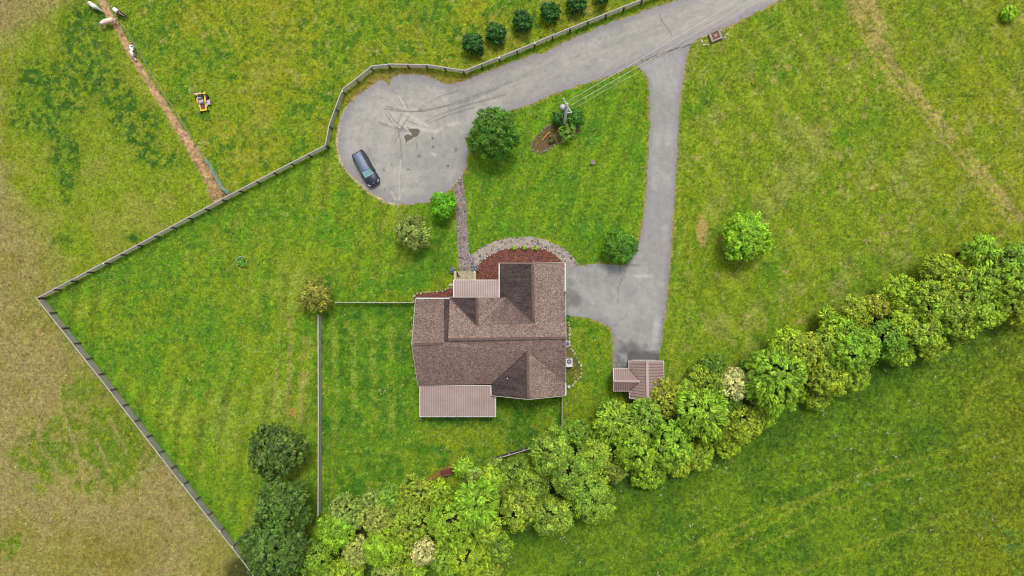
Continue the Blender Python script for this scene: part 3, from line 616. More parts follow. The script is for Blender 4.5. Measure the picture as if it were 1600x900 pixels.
def strips(name, segs, m, wd, hh, lift=.04, parent=house, hpf=hp, white=False):
    for a, b in segs:
        mb = MB(); a = hpf(P(*a)); b = hpf(P(*b)); a.z += lift; b.z += lift; mb.beam(a, b, wd, hh); mb.build(name, m, parent)
strips('ridge_cap', [(A_, B_), ((745.5, 465.5, 6.35), Mx), ((831.8, 412.5, 6.4), G_), (Ap, (826, 622, 6.25)), ((648, 537.8, 6.95), (692, 536.5, 6.97))], M['ridge'], .26, .06, .04)
strips('valley_flashing', [(EW, Mx), (V_, G_), (Ap, (768, 600, 3.36))], M['edge_dark'], .13, .05, .02)
strips('ridge_outline', [((700, 532.2, 7.28), (884, 529.2, 7.28)), ((829.8, 412.5, 6.3), (831.6, 503, 6.2)), ((743.6, 465.5, 6.3), (744.4, 508, 6.3)), ((822, 551, 6.2), (823.8, 621, 6.2))], M['edge_dark'], .1, .05, .03)  # thin dark outlines along one side of the ridge caps
# white fascia and gutters
strips('fascia', [((781, 411, 3.72), (831.8, 411, 6.3)), ((831.8, 411, 6.3), (882.5, 410.5, 3.72)), ((703, 464, 4.2), (745.5, 464, 6.2)), ((745.5, 464, 6.2), (780, 464.4, 4.5)),
                  ((768, 618, 3.15), (826, 624, 6.15)), ((826, 624, 6.15), (883.5, 618, 3.15)), ((643.5, 538, 6.86), (649.4, 467, 3.52)), ((643.5, 538, 6.86), (653.4, 603, 3.22)),
                  ((884.5, 527.5, 7.2), (883.5, 461, 3.75)), ((884.5, 527.5, 7.2), (883.6, 598, 3.4))], M['siding'], .06, .2, 0)
strips('gutter', [((780, 411.5, 3.68), (780, 464.5, 3.68)), ((883.2, 410, 3.7), (883, 455, 3.7)), ((650, 466, 3.5), (702, 466, 3.5)), ((767.3, 603, 3.1), (767.3, 617.5, 3.1)), ((884, 597.5, 3.12), (884, 618, 3.12)), ((703, 464, 4.2), (703.5, 468, 4.2))], M['white'], .13, .12, 0)
k = MB(); vp = hp(P(793, 591, 4.7)); k.lathe((vp.x, vp.y, vp.z-.6), [(.06, 0), (.06, .75), (.09, .76), (.09, .84), (.04, .85)], 10); k.build('vent_pipe', M['steel'], house, True)
# porch roofs with raised ribs
def ribbed(name, x0, x1, t0, z0, t1, z1, n, m, parent=house, hpf=hp):
    mb = MB(); rb = MB(); c = [P(x0, t0, z0), P(x1, t0, z0), P(x1, t1, z1), P(x0, t1, z1)]; mb.prism([hpf(p) for p in c], .08)
    for i in range(n+1):
        a = c[0].lerp(c[1], i/n); b = c[3].lerp(c[2], i/n); a = hpf(a); b = hpf(b); a.z += .015; b.z += .015
        if 0 < i < n: rb.beam(a, b, .085, .1)
    o = mb.build(name, m, parent); rb.build('roof_ribs', M['rib'], o); e = MB()
    low = 0 if z0 < z1 else 2
    for i, j in ((0, 1), (1, 2), (2, 3), (3, 0)): e.beam(hpf(c[i])-Vector((0, 0, .05)), hpf(c[j])-Vector((0, 0, .05)), .09, .16)
    e.build('porch_trim', M['white'], o); return o
ribbed('porch_roof', 708.5, 780, 437.5, 3.0, 466, 4.1, 20, M['metal_pink'])
ribbed('porch_roof', 656, 774.5, 602.5, 3.12, 651, 2.55, 33, M['metal_pink'])
# walls
def W(px, py, z): return hp(P(px, py, z))
mb = MB()
def wall_run(pts, z0, z1, th=.2):
    for (a, za), (b, zb) in zip(pts, pts[1:]): pass
def wallbox(x0, y0, x1, y1, zt, ref):
    a = W(x0, y0, ref); b = W(x1, y1, ref); cx, cy = (a.x+b.x)/2, (a.y+b.y)/2
    mb.box((cx, cy, zt/2), (abs(b.x-a.x), abs(b.y-a.y), zt))
wallbox(660, 474, 877, 594, 3.0, 3.3); wallbox(786, 416, 877, 474.2, 3.0, 3.8); wallbox(773, 594.2, 878, 615, 2.9, 3.2)
def gable(a, b, top, th):
    pa, pb, pt = W(*a), W(*b), W(*top); pt = Vector((pt.x, pa.y, pt.z)); pb = Vector((pb.x, pa.y, pb.z))
    mb.slab([Vector((pa.x, pa.y, 2.8)), Vector((pb.x, pb.y, 2.8)), pb, pt, pa], (0, th, 0))
gable((786, 416, 3.8), (877, 416, 3.8), (831.8, 416, 6.2), -.2)
gable((706, 470, 4.1), (787, 470, 4.1), (745.5, 470, 6.0), -.2)
gable((773, 615, 3.0), (878, 615, 3.0), (826, 615, 5.9), .2)
for X_, s_ in ((656, 1), (880, -1)):
    a = W(X_, 474, 3.4); c = W(X_, 598, 3.1); t_ = W(X_, 536, 6.7); x = a.x+.25*s_
    mb.slab([Vector((x, a.y, 2.8)), Vector((x, c.y, 2.8)), Vector((x, c.y, 3.05)), Vector((x, t_.y, 6.65)), Vector((x, a.y, 3.35))], (.2*s_, 0, 0))
a = W(705, 472, 3.6); mb.slab([Vector((a.x+.1, a.y, 3.3)), Vector((a.x+.1, W(702, 533, 6.9).y, 6.6)), Vector((a.x+.1, W(702, 530.5, 7.1).y, 6.85)), Vector((a.x+.1, a.y, 4.0))], (.1, 0, 0))
mb.build('wall', M['siding'], house)
def window(c, wx, wz, ax, out):
    c = Vector(c); fr = MB(); pn = MB()
    if ax == 'y': fr.box(c+Vector((0, out*.03, 0)), (wx+.16, .08, wz+.16)); pn.box(c+Vector((0, out*.075, 0)), (wx, .03, wz))
    else: fr.box(c+Vector((out*.03, 0, 0)), (.08, wx+.16, wz+.16)); pn.box(c+Vector((out*.075, 0, 0)), (.03, wx, wz))
    o = fr.build('window', M['white'], house); pn.build('pane', M['glass'], o)
nyw = W(786, 416, 3.8).y; syw = W(773, 615, 3.2).y
for px in (812, 850): window((W(px, 416, 3).x, nyw, 1.7), 1.1, 1.3, 'y', 1)
window((W(831.8, 416, 5).x, nyw, 4.4), .9, 1.0, 'y', 1)
for px in (795, 826, 857): window((W(px, 615, 3).x, syw, 1.6), 1.1, 1.4, 'y', -1)
for py in (500, 540, 580): window((W(660, 500, 3.3).x, W(660, py, 2).y, 1.6), 1.1, 1.3, 'x', -1)
window((W(760, 474, 2).x, W(760, 474, 3.3).y, 1.6), 1.1, 1.3, 'y', 1)
d_ = MB(); d_.box((W(728, 474, 2).x, W(728, 474, 3.3).y+.05, 1.1), (.95, .1, 2.1)); d_.build('door', M['wood_dark'], house)
xe = W(877, 440, 3.8).x
for py in (437, 474):
    g_ = MB(); g_.box((xe+.04, W(877, py, 2).y, 1.15), (.08, 2.5, 2.2)); go = g_.build('garage_door', M['white'], house)
    g2 = MB()
    for k in range(3): g2.box((xe+.09, W(877, py, 2).y, .6+k*.55), (.02, 2.4, .03))
    g2.build('panel_line', M['wood_grey'], go)
# posts of both porches
for px, py, z in ((659, 648, 2.6), (697, 648, 2.6), (735, 648, 2.6), (771, 648, 2.6), (711, 439, 3), (745, 439, 3), (777, 439, 3)):
    p = P(px, py, z)-hl; k = MB(); k.box((p.x, p.y, (z-.1)/2+.1), (.14, .14, z-.3)); k.build('porch_post', M['white'], house)
k = MB(); a = P(660, 604, 0)-hl; b = P(770, 645, 0)-hl; k.box(((a.x+b.x)/2, (a.y+b.y)/2-.1, .12), (b.x-a.x, a.y-b.y, .22)); k.build('porch_floor', M['wood_grey'], house)
# steps
stp = empty('front_steps', P(728, 432), label='tan stone front steps and landing below the metal porch roof', cat='steps'); sl0 = stp.location
for i, (y0, y1, z) in enumerate(((424, 429, .16), (428, 433, .32), (432, 447, .48))):
    a = P(712, y0, z)-sl0; b = P(741, y1, z)-sl0; k = MB(); k.box(((a.x+b.x)/2, (a.y+b.y)/2, z/2+.014+i*.002), (b.x-a.x, a.y-b.y, z)); k.build('step', M['flag_tan'], stp)
for px in (711.5, 742):
    k = MB(); k.beam(P(px, 424, .6)-sl0, P(px, 446, .7)-sl0, .3, .5); k.build('side_wall', M['stone'], stp)
# flower pots
def pot(px, py, label, flower):
    t = empty('flower_pot', P(px, py, .6)*1.0, label=label, cat='flower pot', group='flower pots at the front steps'); t.location.z = .0
    k = MB(); k.lathe((0, 0, 0), [(.17, .0), (.22, .2), (.3, .52), (.33, .55), (.33, .6), (.28, .6), (.26, .54)], 16); k.build('pot', M['pot'], t, True)
    f = MB()
    for i in range(60):
        a = rng.uniform(0, 6.28); r = rng.uniform(0, .34); c = Vector((r*math.cos(a), r*math.sin(a), .66+rng.uniform(-.05, .14)-r*.2)); s_ = rng.uniform(.05, .1)
        d = Vector((rng.gauss(0, 1), rng.gauss(0, 1), rng.uniform(.3, 2))).normalized(); u = d.orthogonal().normalized(); v = d.cross(u)
        f.poly([c-u*s_, c-v*s_, c+u*s_, c+v*s_])
    f.build('flowers', flower, t)
M['pot'] = mat('dark_glazed_pot', S(92, 88, 100), .3, .2, 4)
pot(707, 421.5, 'planter of lavender blue flowers at the left of the front steps', mat('lavender_petals', S(92, 100, 140), .8, .2, 9, c2=S(196, 196, 226)))
pot(743, 420, 'planter of pale aqua flowers at the right of the front steps', mat('aqua_petals', S(84, 130, 140), .8, .2, 9, c2=S(190, 214, 214)))
k = MB(); k.beam(P(712, 424, .55), P(717.5, 433, .55), .2, .1); k.beam(P(712, 424, .55), P(715, 429, .62), .24, .16)
tag(k.build('boot_mat', mat('brown_mat', S(92, 58, 50), .9), bevel=.02), 'narrow brown mat lying slantwise on the front steps', 'mat')

# stone edgings
ROCKS = {}
def edging(name, label, pts, step, r, m, seed=1, both=True):
    rd = random.Random(seed); root = empty(name, P(*pts[0]), label=label, cat='stone edging')
    if m.name not in ROCKS:
        ROCKS[m.name] = []
        for j in range(5): k = MB(); k.rock((0, 0, 0), 1, rd); ROCKS[m.name].append(k.mesh('stone', m))
    for (a, b) in zip(pts, pts[1:]):
        pa, pb = P(*a), P(*b); L = (pb-pa).length; n = max(1, int(L/step))
        for i in range(n):
            p = pa.lerp(pb, (i+rd.uniform(.2, .8))/n)+Vector((rd.gauss(0, .05), rd.gauss(0, .05), .05)); o = link('stone', rd.choice(ROCKS[m.name]), root); o.location = p-root.location; o.scale = (r*rd.uniform(.7, 1.3),)*3; o.rotation_euler = (0, 0, rd.uniform(0, 6))
    return root
edging('stone_edging', 'pale stone edging curving round the air conditioner beside the house', [(885, 499), (888.5, 505), (890, 515), (890, 530), (892, 543), (898, 553), (904, 562), (908, 571), (910, 578), (905, 590), (896, 600), (886, 606)], .27, .14, M['stone'], 3)
edging('stone_edging', 'light stone edging around the small red mulch bed left of the porch', [(646, 472), (646, 464), (650, 459.5), (658, 457), (672, 456.5), (690, 454.5), (706, 448)], .28, .12, M['stone'], 4)
edging('stone_edging', 'cream edging stones between the large mulch bed and the curved path', [(744, 419), (752, 408), (768, 397), (788, 389), (815, 386), (845, 388), (866, 396), (878, 407), (884, 414)], .3, .1, M['stone'], 5)
edging('stone_edging', 'grey rock edging around the planted island under the utility pole', ISLAND+[ISLAND[0]], .35, .15, M['stone_grey'], 6)
edging('stone_edging', 'rough stones marking the kerb where the walkway leaves the turning circle', [(706, 292), (714, 285), (723, 272)], .3, .12, M['stone'], 7)
edging('stone_edging', 'scattered pale stones along the left side wall of the house', [(645, 476), (643, 500), (644, 540), (646, 575), (651, 600)], .8, .12, M['stone'], 8)

# ------------------------------------------------------------------ the small garage
gar = empty('garage', P(1005, 596), label='small detached garage with a rose coloured ribbed metal roof at the end of the driveway', cat='garage'); gl = gar.location.copy()
def gp(p): return Vector(p)-gl
mb = MB()
gN = [(982.5, 564, 2.6), (1011, 564, 4.0), (1037, 564, 2.6)]; gS = [(983.5, 622, 2.6), (1012, 627, 4.0), (1038, 623, 2.6)]
apx = (1000, 595.5, 3.47); wv0 = (982.5, 576, 2.6); wv1 = (983.2, 611, 2.6); wr = (958.5, 595, 3.47); wn = (958, 576, 2.6); wsx = (958.5, 611, 2.6)
roof = [[gN[0], gN[1], gS[1], gS[0], wv1, apx, wv0], [gN[1], gN[2], gS[2], gS[1]], [wn, wv0, apx, wr], [wr, apx, wv1, wsx]]
for f in roof: mb.prism([gp(P(*q)) for q in f], .07)
rb = MB()
n = 13
for i in range(1, n):                              # ribs down both slopes of the long roof
    r_ = P(*gN[1]).lerp(P(*gS[1]), i/n); e = P(*gN[2]).lerp(P(*gS[2]), i/n); rb.beam(gp(r_)+Vector((0, 0, .02)), gp(e)+Vector((0, 0, .02)), .07, .1)
    w_ = P(*gN[0]).lerp(P(*gS[0]), i/n); py = 564+(622-564)*i/n; t = 1.0
    if 576 < py < 611: t = 1-min((py-576)/(595.5-576), (611-py)/(611-595.5))*.63
    w2 = r_.lerp(w_, t); rb.beam(gp(r_)+Vector((0, 0, .02)), gp(w2)+Vector((0, 0, .02)), .07, .1)
n = 15
for i in range(1, n):                              # ribs on the side wing
    px = 958+(1000-958)*i/n; t = 1 if px < 982.5 else 1-(px-982.5)/(1000-982.5)
    r_ = P(px, 595.3, 3.47); u = r_.lerp(P(px, 576, 2.6), t); v = r_.lerp(P(px, 611, 2.6), t)
    for e in (u, v): rb.beam(gp(r_)+Vector((0, 0, .02)), gp(e)+Vector((0, 0, .02)), .07, .1)
go_ = mb.build('roof', M['metal_pink2'], gar); rb.build('roof_ribs', M['rib2'], go_)
strips('ridge_cap', [(gN[1], gS[1]), (wr, apx)], M['metal_pink'], .28, .05, .07, gar, gp)
strips('valley_flashing', [(wv0, apx), (wv1, apx)], M['edge_dark'], .09, .03, .05, gar, gp)
strips('fascia', [(gN[0], gN[1]), (gN[1], gN[2]), (gN[2], gS[2]), (gS[2], gS[1]), (gS[1], gS[0]), (gN[0], wv0), (wv0, wn), (wn, wr), (wr, wsx), (wsx, wv1), (wv1, gS[0])], M['white'], .07, .12, -.03, gar, gp)
mb = MB(); a = gp(P(985, 567, 2.6)); b = gp(P(1034, 619, 2.6)); mb.box(((a.x+b.x)/2, (a.y+b.y)/2, 1.22), (b.x-a.x, a.y-b.y, 2.44))
a2 = gp(P(961, 579, 2.6)); b2_ = gp(P(985, 608, 2.6)); mb.box(((a2.x+b2_.x)/2-.002, (a2.y+b2_.y)/2, 1.22), (b2_.x-a2.x, a2.y-b2_.y, 2.44))
for yy, th in ((a.y, -.1), (b.y, .1)):
    mb.slab([(a.x, yy, 2.3), (b.x, yy, 2.3), (b.x, yy, 2.5), (gp(P(1011, 590, 4)).x, yy, 3.85), (a.x, yy, 2.5)], (0, th, 0))
mb.build('wall', M['siding'], gar)
k = MB(); k.box(((a.x+b.x)/2, a.y+.04, 1.1), (2.6, .08, 2.1)); k.build('garage_door', M['white'], gar)

# ------------------------------------------------------------------ fences
post_me = {}
def fence(name, label, pts, hgt, boards, spacing, m_rail, m_post, cap=None, bw=.14, side=1, pw=.13, group=None, wire=False, whitecap=0):
    top = [P(a, b, hgt) for a, b in pts]; base = Vector((top[0].x, top[0].y, 0)); root = empty(name, base, label=label, cat='fence', group=group)
    g = [Vector((p.x, p.y, 0))-base for p in top]
    L = [0]
    for a, b in zip(g, g[1:]): L.append(L[-1]+(b-a).length)
    def at(s):
        for i in range(len(g)-1):
            if s <= L[i+1] or i == len(g)-2:
                d = (g[i+1]-g[i]).normalized(); return g[i]+d*(s-L[i]), d
    for bz in boards:
        k = MB()
        for a, b in zip(g, g[1:]):
            a = a+Vector((0, 0, bz)); b = b+Vector((0, 0, bz))
            if wire: k.tube([a, b], .011, 5)
            else: k.beam(a, b, .035, bw)
        k.build('wire' if wire else 'rail', m_rail, root)
    if cap:
        k = MB()
        for a, b in zip(g, g[1:]): k.beam(a+Vector((0, 0, hgt)), b+Vector((0, 0, hgt)), cap, .04)
        k.build('cap_rail', M['wood_pale'], root)
    n = max(1, int(round(L[-1]/spacing))); key = (pw, hgt, m_post.name)
    if key not in post_me:
        k = MB(); k.box((0, 0, hgt/2-.02), (pw, pw, hgt-.02+.04)); post_me[key] = k.mesh('post', m_post)
    for i in range(n+1):
        p, d = at(L[-1]*i/n); nn = Vector((-d.y, d.x, 0))*side
        o = link('post', post_me[key], root); o.location = p+nn*(pw/2+.03)*(0 if wire else 1); o.rotation_euler = (0, 0, math.atan2(d.y, d.x)+rng.uniform(-.04, .04))
        o.rotation_euler[0] = rng.uniform(-.015, .015)
        if whitecap and rng.random() < whitecap:
            c = MB(); c.lathe((0, 0, hgt+.02), [(.1, 0), (.12, .03), (.06, .09)], 10); c.build('insulator', M['white'], o)
    return root
diag = [(57, 466), (208, 386), (350, 309), (440, 262), (508, 227)]
roadf = [(508, 227), (514, 196), (523.5, 169), (535, 139), (559, 121), (581, 103), (610, 100), (669, 101), (726, 110), (805, 79), (887, 45), (967, 13), (1000, 0), (1060, -25)]
bz = (.25, .55, .85, 1.15)
fence('board_fence', 'long grey timber fence running diagonally between the left paddock and the west lawn', diag, 1.3, bz, 2.35, M['wood_grey'], M['wood_dark'], .11, side=-1, whitecap=.12)
fence('board_fence', 'grey timber fence bending around the turning circle and along the upper road edge', roadf, 1.3, bz, 2.2, M['wood_grey'], M['wood_dark'], .11, side=-1, whitecap=.08)
fence('board_fence', 'straight grey timber fence from the left corner down to the dark evergreen trees', [(57, 466), (160, 596), (268, 736), (380, 878), (400, 905)], 1.3, bz, 2.35, M['wood_grey'], M['wood_dark'], .11, side=1, whitecap=.12)
fence('yard_fence', 'upright pale timber fence on the left side of the back yard', [(497, 492), (497.5, 640), (497, 806)], 1.2, (.2, .45, .7, .95), 2.1, M['wood_grey'], M['wood_grey'], .13, side=-1)
fence('yard_fence', 'thin white rail fence between the yellowish round tree and the house', [(524, 473), (646, 473)], 1.1, (.3, .6, .9), 2.2, M['white'], M['white'], .06, pw=.08)
fence('yard_fence', 'dark timber fence stub at the hedge behind the back yard', [(772, 718), (842, 697)], 1.2, (.2, .45, .7, .95), 2.0, M['wood_dark'], M['wood_grey'], .1)
fence('yard_fence', 'short weathered rail fence from the house corner down to the hedge', [(878.5, 618), (878, 672)], 1.1, (.3, .6, .9), 1.8, M['wood_grey'], M['wood_grey'], .07, pw=.08)
wf = [(160, -12), (165, 2), (176, 22), (195, 46), (212, 73), (232, 108), (250, 140), (275, 176), (306, 229), (330, 262), (345, 290), (358, 303)]
fence('wire_fence', 'thin white wire fence running beside the bare dirt lane', wf, .6, (.2, .4, .6), 3.2, M['mesh_wire'], M['white'], None, wire=True, pw=.045)
k = MB(); pp = [P(322, 250, .5), P(333, 268, .5), (P(345, 291, .5)), P(351, 297, .5), P(357, 302, .5)]
for a, b in zip(pp, pp[1:]):
    for j in range(9):
        o1 = Vector((rng.uniform(-.18, .18), rng.uniform(-.18, .18), rng.uniform(-.4, .3))); o2 = Vector((rng.uniform(-.18, .18), rng.uniform(-.18, .18), rng.uniform(-.4, .3))); k.beam(a+o1, b+o2, .06, .03)
tag(k.build('garden_netting', M['teal']), 'slumped teal netting at the bottom end of the wire fence', 'netting')

# ------------------------------------------------------------------ foliage
def crown_mesh(name, r, rz, kind, seed, dens=1.0):
    g = np.random.default_rng(seed)
    cfg = {'round': (.3, 22, .16, .9), 'clumpy': (.42, 42, .18, .87), 'feather': (.4, 28, .27, .84), 'dark': (.36, 22, .26, .9), 'shrub': (.27, 20, .155, .85), 'big': (.55, 60, .18, .86)}[kind]
    cr, nl, ls, sh = cfg
    nc = int(dens*2.4*(r*r*.8+r*rz)/(cr*cr)*.75)+8
    q_ = np.arange(nc)+.5; z_ = 1-1.42*q_/nc; th = q_*2.39996+seed; d = np.stack([np.sqrt(1-z_*z_)*np.cos(th), np.sqrt(1-z_*z_)*np.sin(th), z_], 1)
    d += g.normal(0, .55*cr/r, (nc, 3)); d /= np.linalg.norm(d, axis=1)[:, None]
    lob = 1+.08*np.sin(d[:, 0]*4+seed)+.07*np.cos(d[:, 1]*5+seed*2)+.07*np.sin(d[:, 0]*9+d[:, 1]*7+d[:, 2]*6+seed)
    rad = sh*lob*(1-np.abs(g.normal(0, .12, nc)))*np.where(g.random(nc) < .25, g.uniform(.6, .88, nc), 1)
    cc = d*rad[:, None]*np.array([r, r, rz]); cs = cr*g.uniform(.6, 1.25, nc)
    # leaves
    li = np.repeat(np.arange(nc), nl); n = len(li); o = g.normal(size=(n, 3)); o /= np.linalg.norm(o, axis=1)[:, None]; o *= (g.random(n)**.45)[:, None]
    pos = cc[li]+o*cs[li][:, None]*np.array([1, 1, .7])
    nrm = o*.8+d[li]*.5+np.array([0, 0, .55])+g.normal(0, .4, (n, 3)); nrm /= np.linalg.norm(nrm, axis=1)[:, None]
    out = d[li]*.8+o*.8+g.normal(0, .45, (n, 3))
    if kind == 'feather': out = d[li]*1.5*np.array([1, 1, .2])+np.array([.5, -.9, -.1])*.4+g.normal(0, .3, (n, 3))
    u = out-nrm*np.sum(out*nrm, 1)[:, None]; u /= (np.linalg.norm(u, axis=1)[:, None]+1e-6); v = np.cross(nrm, u)
    s = ls*g.uniform(.55, 1.15, n); asp = .42 if kind != 'feather' else .28
    a = pos-u*s[:, None]*.8; b = pos+v*s[:, None]*asp+nrm*(s*.15)[:, None]; c = pos+u*s[:, None]; e = pos-v*s[:, None]*asp+nrm*(s*.15)[:, None]
    V = np.stack([a, b, c, e], 1).reshape(-1, 3).astype(np.float32)
    clump = g.uniform(.6, 1.35, nc)[li]; leafv = g.uniform(.55, 1.4, n); young = (g.random(n) < .2)
    k = (clump*leafv)[:, None]*np.ones((1, 3)); k[young] *= np.array([1.22, 1.3, .95]); warm = g.uniform(.86, 1.06, nc)[li]; k[:, 0] *= warm
    me = bpy.data.meshes.new(name); me.vertices.add(len(V)); me.vertices.foreach_set('co', V.ravel()); m_ = len(V)
    me.loops.add(m_); me.loops.foreach_set('vertex_index', np.arange(m_, dtype=np.int32)); me.polygons.add(m_//4)
    me.polygons.foreach_set('loop_start', np.arange(0, m_, 4, dtype=np.int32)); me.update(calc_edges=True); set_col(me, np.repeat(k, 4, 0)); me.materials.append(M['leaf'])
    return me, cc
def trunk_mesh(r, rz, zc, cc, seed, multi=False):
    rd = random.Random(seed); mb = MB(); tr = max(.05, r*.07); fk = Vector((rd.uniform(-.1, .1), rd.uniform(-.1, .1), max(.3, zc-rz*.45)))
    mb.tube([(0, 0, -.05), (0, 0, fk.z*.5), tuple(fk)], [tr*1.35, tr, tr*.85], 8)
    for i in rd.sample(range(len(cc)), min(12, len(cc))):
        e = Vector(cc[i])*.88+Vector((0, 0, zc)); m_ = fk.lerp(e, .5)+Vector((rd.uniform(-.1, .1)*r, rd.uniform(-.1, .1)*r, .08*r))
        mb.tube([tuple(fk), tuple(m_), tuple(e)], [tr*.55, tr*.3, tr*.1], 5, False)
    return mb.mesh('trunk', M['bark'], True)
LIB = {}
def tree_lib(kind, r, v):
    key = (kind, round(r*2)/2, v)
    if key not in LIB:
        rr = max(.5, key[1]); rz = rr*(.85 if kind != 'feather' else .75); zc = {'shrub': rr*.75}.get(kind, rr*1.25+.6)
        me, cc = crown_mesh('crown', rr, rz, kind, 100+len(LIB)*7+v); LIB[key] = (me, trunk_mesh(rr, rz, zc, cc, len(LIB)), rr, zc)
    return LIB[key]
def tree(name, px, py, rpx, kind, col, label, cat='tree', group=None, hz=None, v=0, uniq=False, squash=1.0, dens=1.0, kcol=2.0):
    zc = hz if hz is not None else 3.0; r = rpx/PXM(zc)
    if uniq:
        dens *= 1.2; rz = r*.85*squash; zc0 = zc
        me, cc = crown_mesh('crown', r, rz, kind, int(px*7+py), dens); tm = trunk_mesh(r, rz, zc0, cc, int(px)); sc = 1
    else:
        me, tm, rr, zc0 = tree_lib(kind, r, v); sc = r/rr
    p = P(px, py, zc); t = empty(name, (p.x, p.y, 0), rng.uniform(0, 6.28) if kind != 'feather' else rng.uniform(-.5, .5), label=label, cat=cat, group=group)
    c = link('crown', me, t); c.location = (0, 0, zc); c.scale = (sc, sc, sc*squash if not uniq else 1)
    j = lambda: rng.uniform(.93, 1.07)
    cc_ = [x*kcol*q for x, q in zip(S(*col)[:3], (1.07, .99, .66))]; c.color = (cc_[0]*j(), cc_[1]*j(), cc_[2]*j(), 1)
    k = link('trunk', tm, t); s2 = zc/zc0 if not uniq else 1; k.scale = (sc, sc, s2)
    return t
YG = (150, 176, 48); BG = (112, 172, 44); MG = (88, 140, 48); DG = (52, 92, 40); OL = (122, 146, 66); GG = (124, 150, 100); WH = (205, 210, 172); LG = (140, 182, 80); YY = (170, 184, 50); LIME = (130, 186, 36)
# garden trees
tree('round_tree', 770, 208, 44, 'clumpy', (78, 124, 36), 'large dense green tree overhanging the turning circle beside the road', hz=3.6, uniq=True)
tree('small_tree', 692, 321, 24, 'shrub', (100, 164, 30), 'bright green small tree at the top of the flagstone walk', hz=2.2, uniq=True)
tree('small_tree', 645, 363, 30, 'clumpy', (136, 156, 86), 'olive green round tree on the lawn left of the flagstone walk', hz=2.6, uniq=True)
tree('small_tree', 494, 462, 29, 'clumpy', (140, 142, 66), 'yellow and russet tinged round tree at the corner of the yard fences', hz=2.6, uniq=True)
tree('clipped_tree', 969, 385, 27, 'round', (80, 134, 40), 'smooth dark green dome shaped tree beside the driveway bend', hz=2.4, uniq=True, dens=1.3)
tree('round_tree', 1167, 370, 41, 'clumpy', (134, 178, 46), 'lime green round tree standing alone on the right lawn', hz=3.2, uniq=True, dens=1.3)
tree('evergreen_tree', 431, 705, 49, 'dark', (80, 112, 48), 'uppermost and roundest dark evergreen tree beside the yard fence', hz=4.4, uniq=True, dens=1.2)
tree('evergreen_tree', 441, 788, 43, 'dark', (80, 112, 48), 'dark evergreen tree just below the uppermost evergreen by the fence', hz=4.8, uniq=True, dens=1.2)
tree('evergreen_tree', 429, 858, 57, 'dark', (80, 112, 48), 'dark evergreen tree at the bottom edge beside the straight fence end', hz=4.6, uniq=True, dens=1.2)
tree('evergreen_tree', 465, 805, 26, 'dark', (80, 112, 48), 'small dark evergreen pressed between the big evergreens and the yard fence', hz=3.4)
tree('shrub', 1577, 21, 13, 'shrub', (140, 184, 30), 'small lime shrub alone in the upper right corner of the field', 'shrub', hz=.7)
for i, (a, b, r) in enumerate(((739, 68, 17), (775, 52, 14.5), (817, 33, 17), (860, 18, 17), (901, 4, 17), (940, -6, 12))):
    w_ = ['leftmost dark green bush in the row above the roadside fence', 'smallest dark green bush, second from the left in the fence row', 'third dark green bush from the left in the row above the road',
          'fourth dark green bush from the left in the row above the road', 'dark green bush touching the top edge, fifth in the row', 'dark green bush mostly beyond the top edge, last in the row'][i]
    tree('bush', a, b, r, 'dark', (44, 92, 30), w_, 'bush', 'bushes in a row along the roadside fence', hz=1.2, uniq=i < 2, v=i % 2)
tree('bush', 877, 186, 13, 'dark', (44, 90, 30), 'dark bush at the left foot of the utility pole', 'bush', hz=1.0, v=1)
tree('bush', 898, 184, 15, 'shrub', (60, 122, 30), 'leafy green bush at the right foot of the utility pole', 'bush', hz=1.1, v=2)
tree('bush', 886, 206, 13.5, 'round', (112, 150, 60), 'rounded light green bush just below the utility pole', 'bush', hz=1.1, v=1)
tree('bush', 862, 217, 6, 'shrub', (96, 100, 60), 'low brownish plant in the mulch island beside the orange board', 'bush', hz=.4, v=3)
for i, (a, b) in enumerate(((804, 387.5), (820, 387), (838, 388))):
    tree('seedling', a, b, 3.6, 'shrub', (150, 180, 70), ['young yellow green plant, leftmost of three at the mulch bed rim', 'young yellow green plant, middle of three at the mulch bed rim', 'young yellow green plant, rightmost of three at the mulch bed rim'][i], 'plant', 'young plants at the mulch bed rim', hz=.25, v=4)
tree('bush', 377, 410, 7, 'shrub', (100, 150, 60), 'low green plant inside the white ring on the west lawn', 'plant', hz=.25, v=5)
tree('bush', 886, 497, 4, 'shrub', (80, 120, 40), 'tiny green plant where the driveway meets the house wall', 'plant', hz=.3, v=4)
YG = (146, 178, 48); BG = (128, 174, 50); MG = (104, 146, 54); DG = (66, 108, 44); OL = (136, 162, 66); GG = (134, 162, 98); WH = (205, 210, 172); LG = (144, 184, 72); YY = (150, 176, 46); LIME = (142, 186, 46)
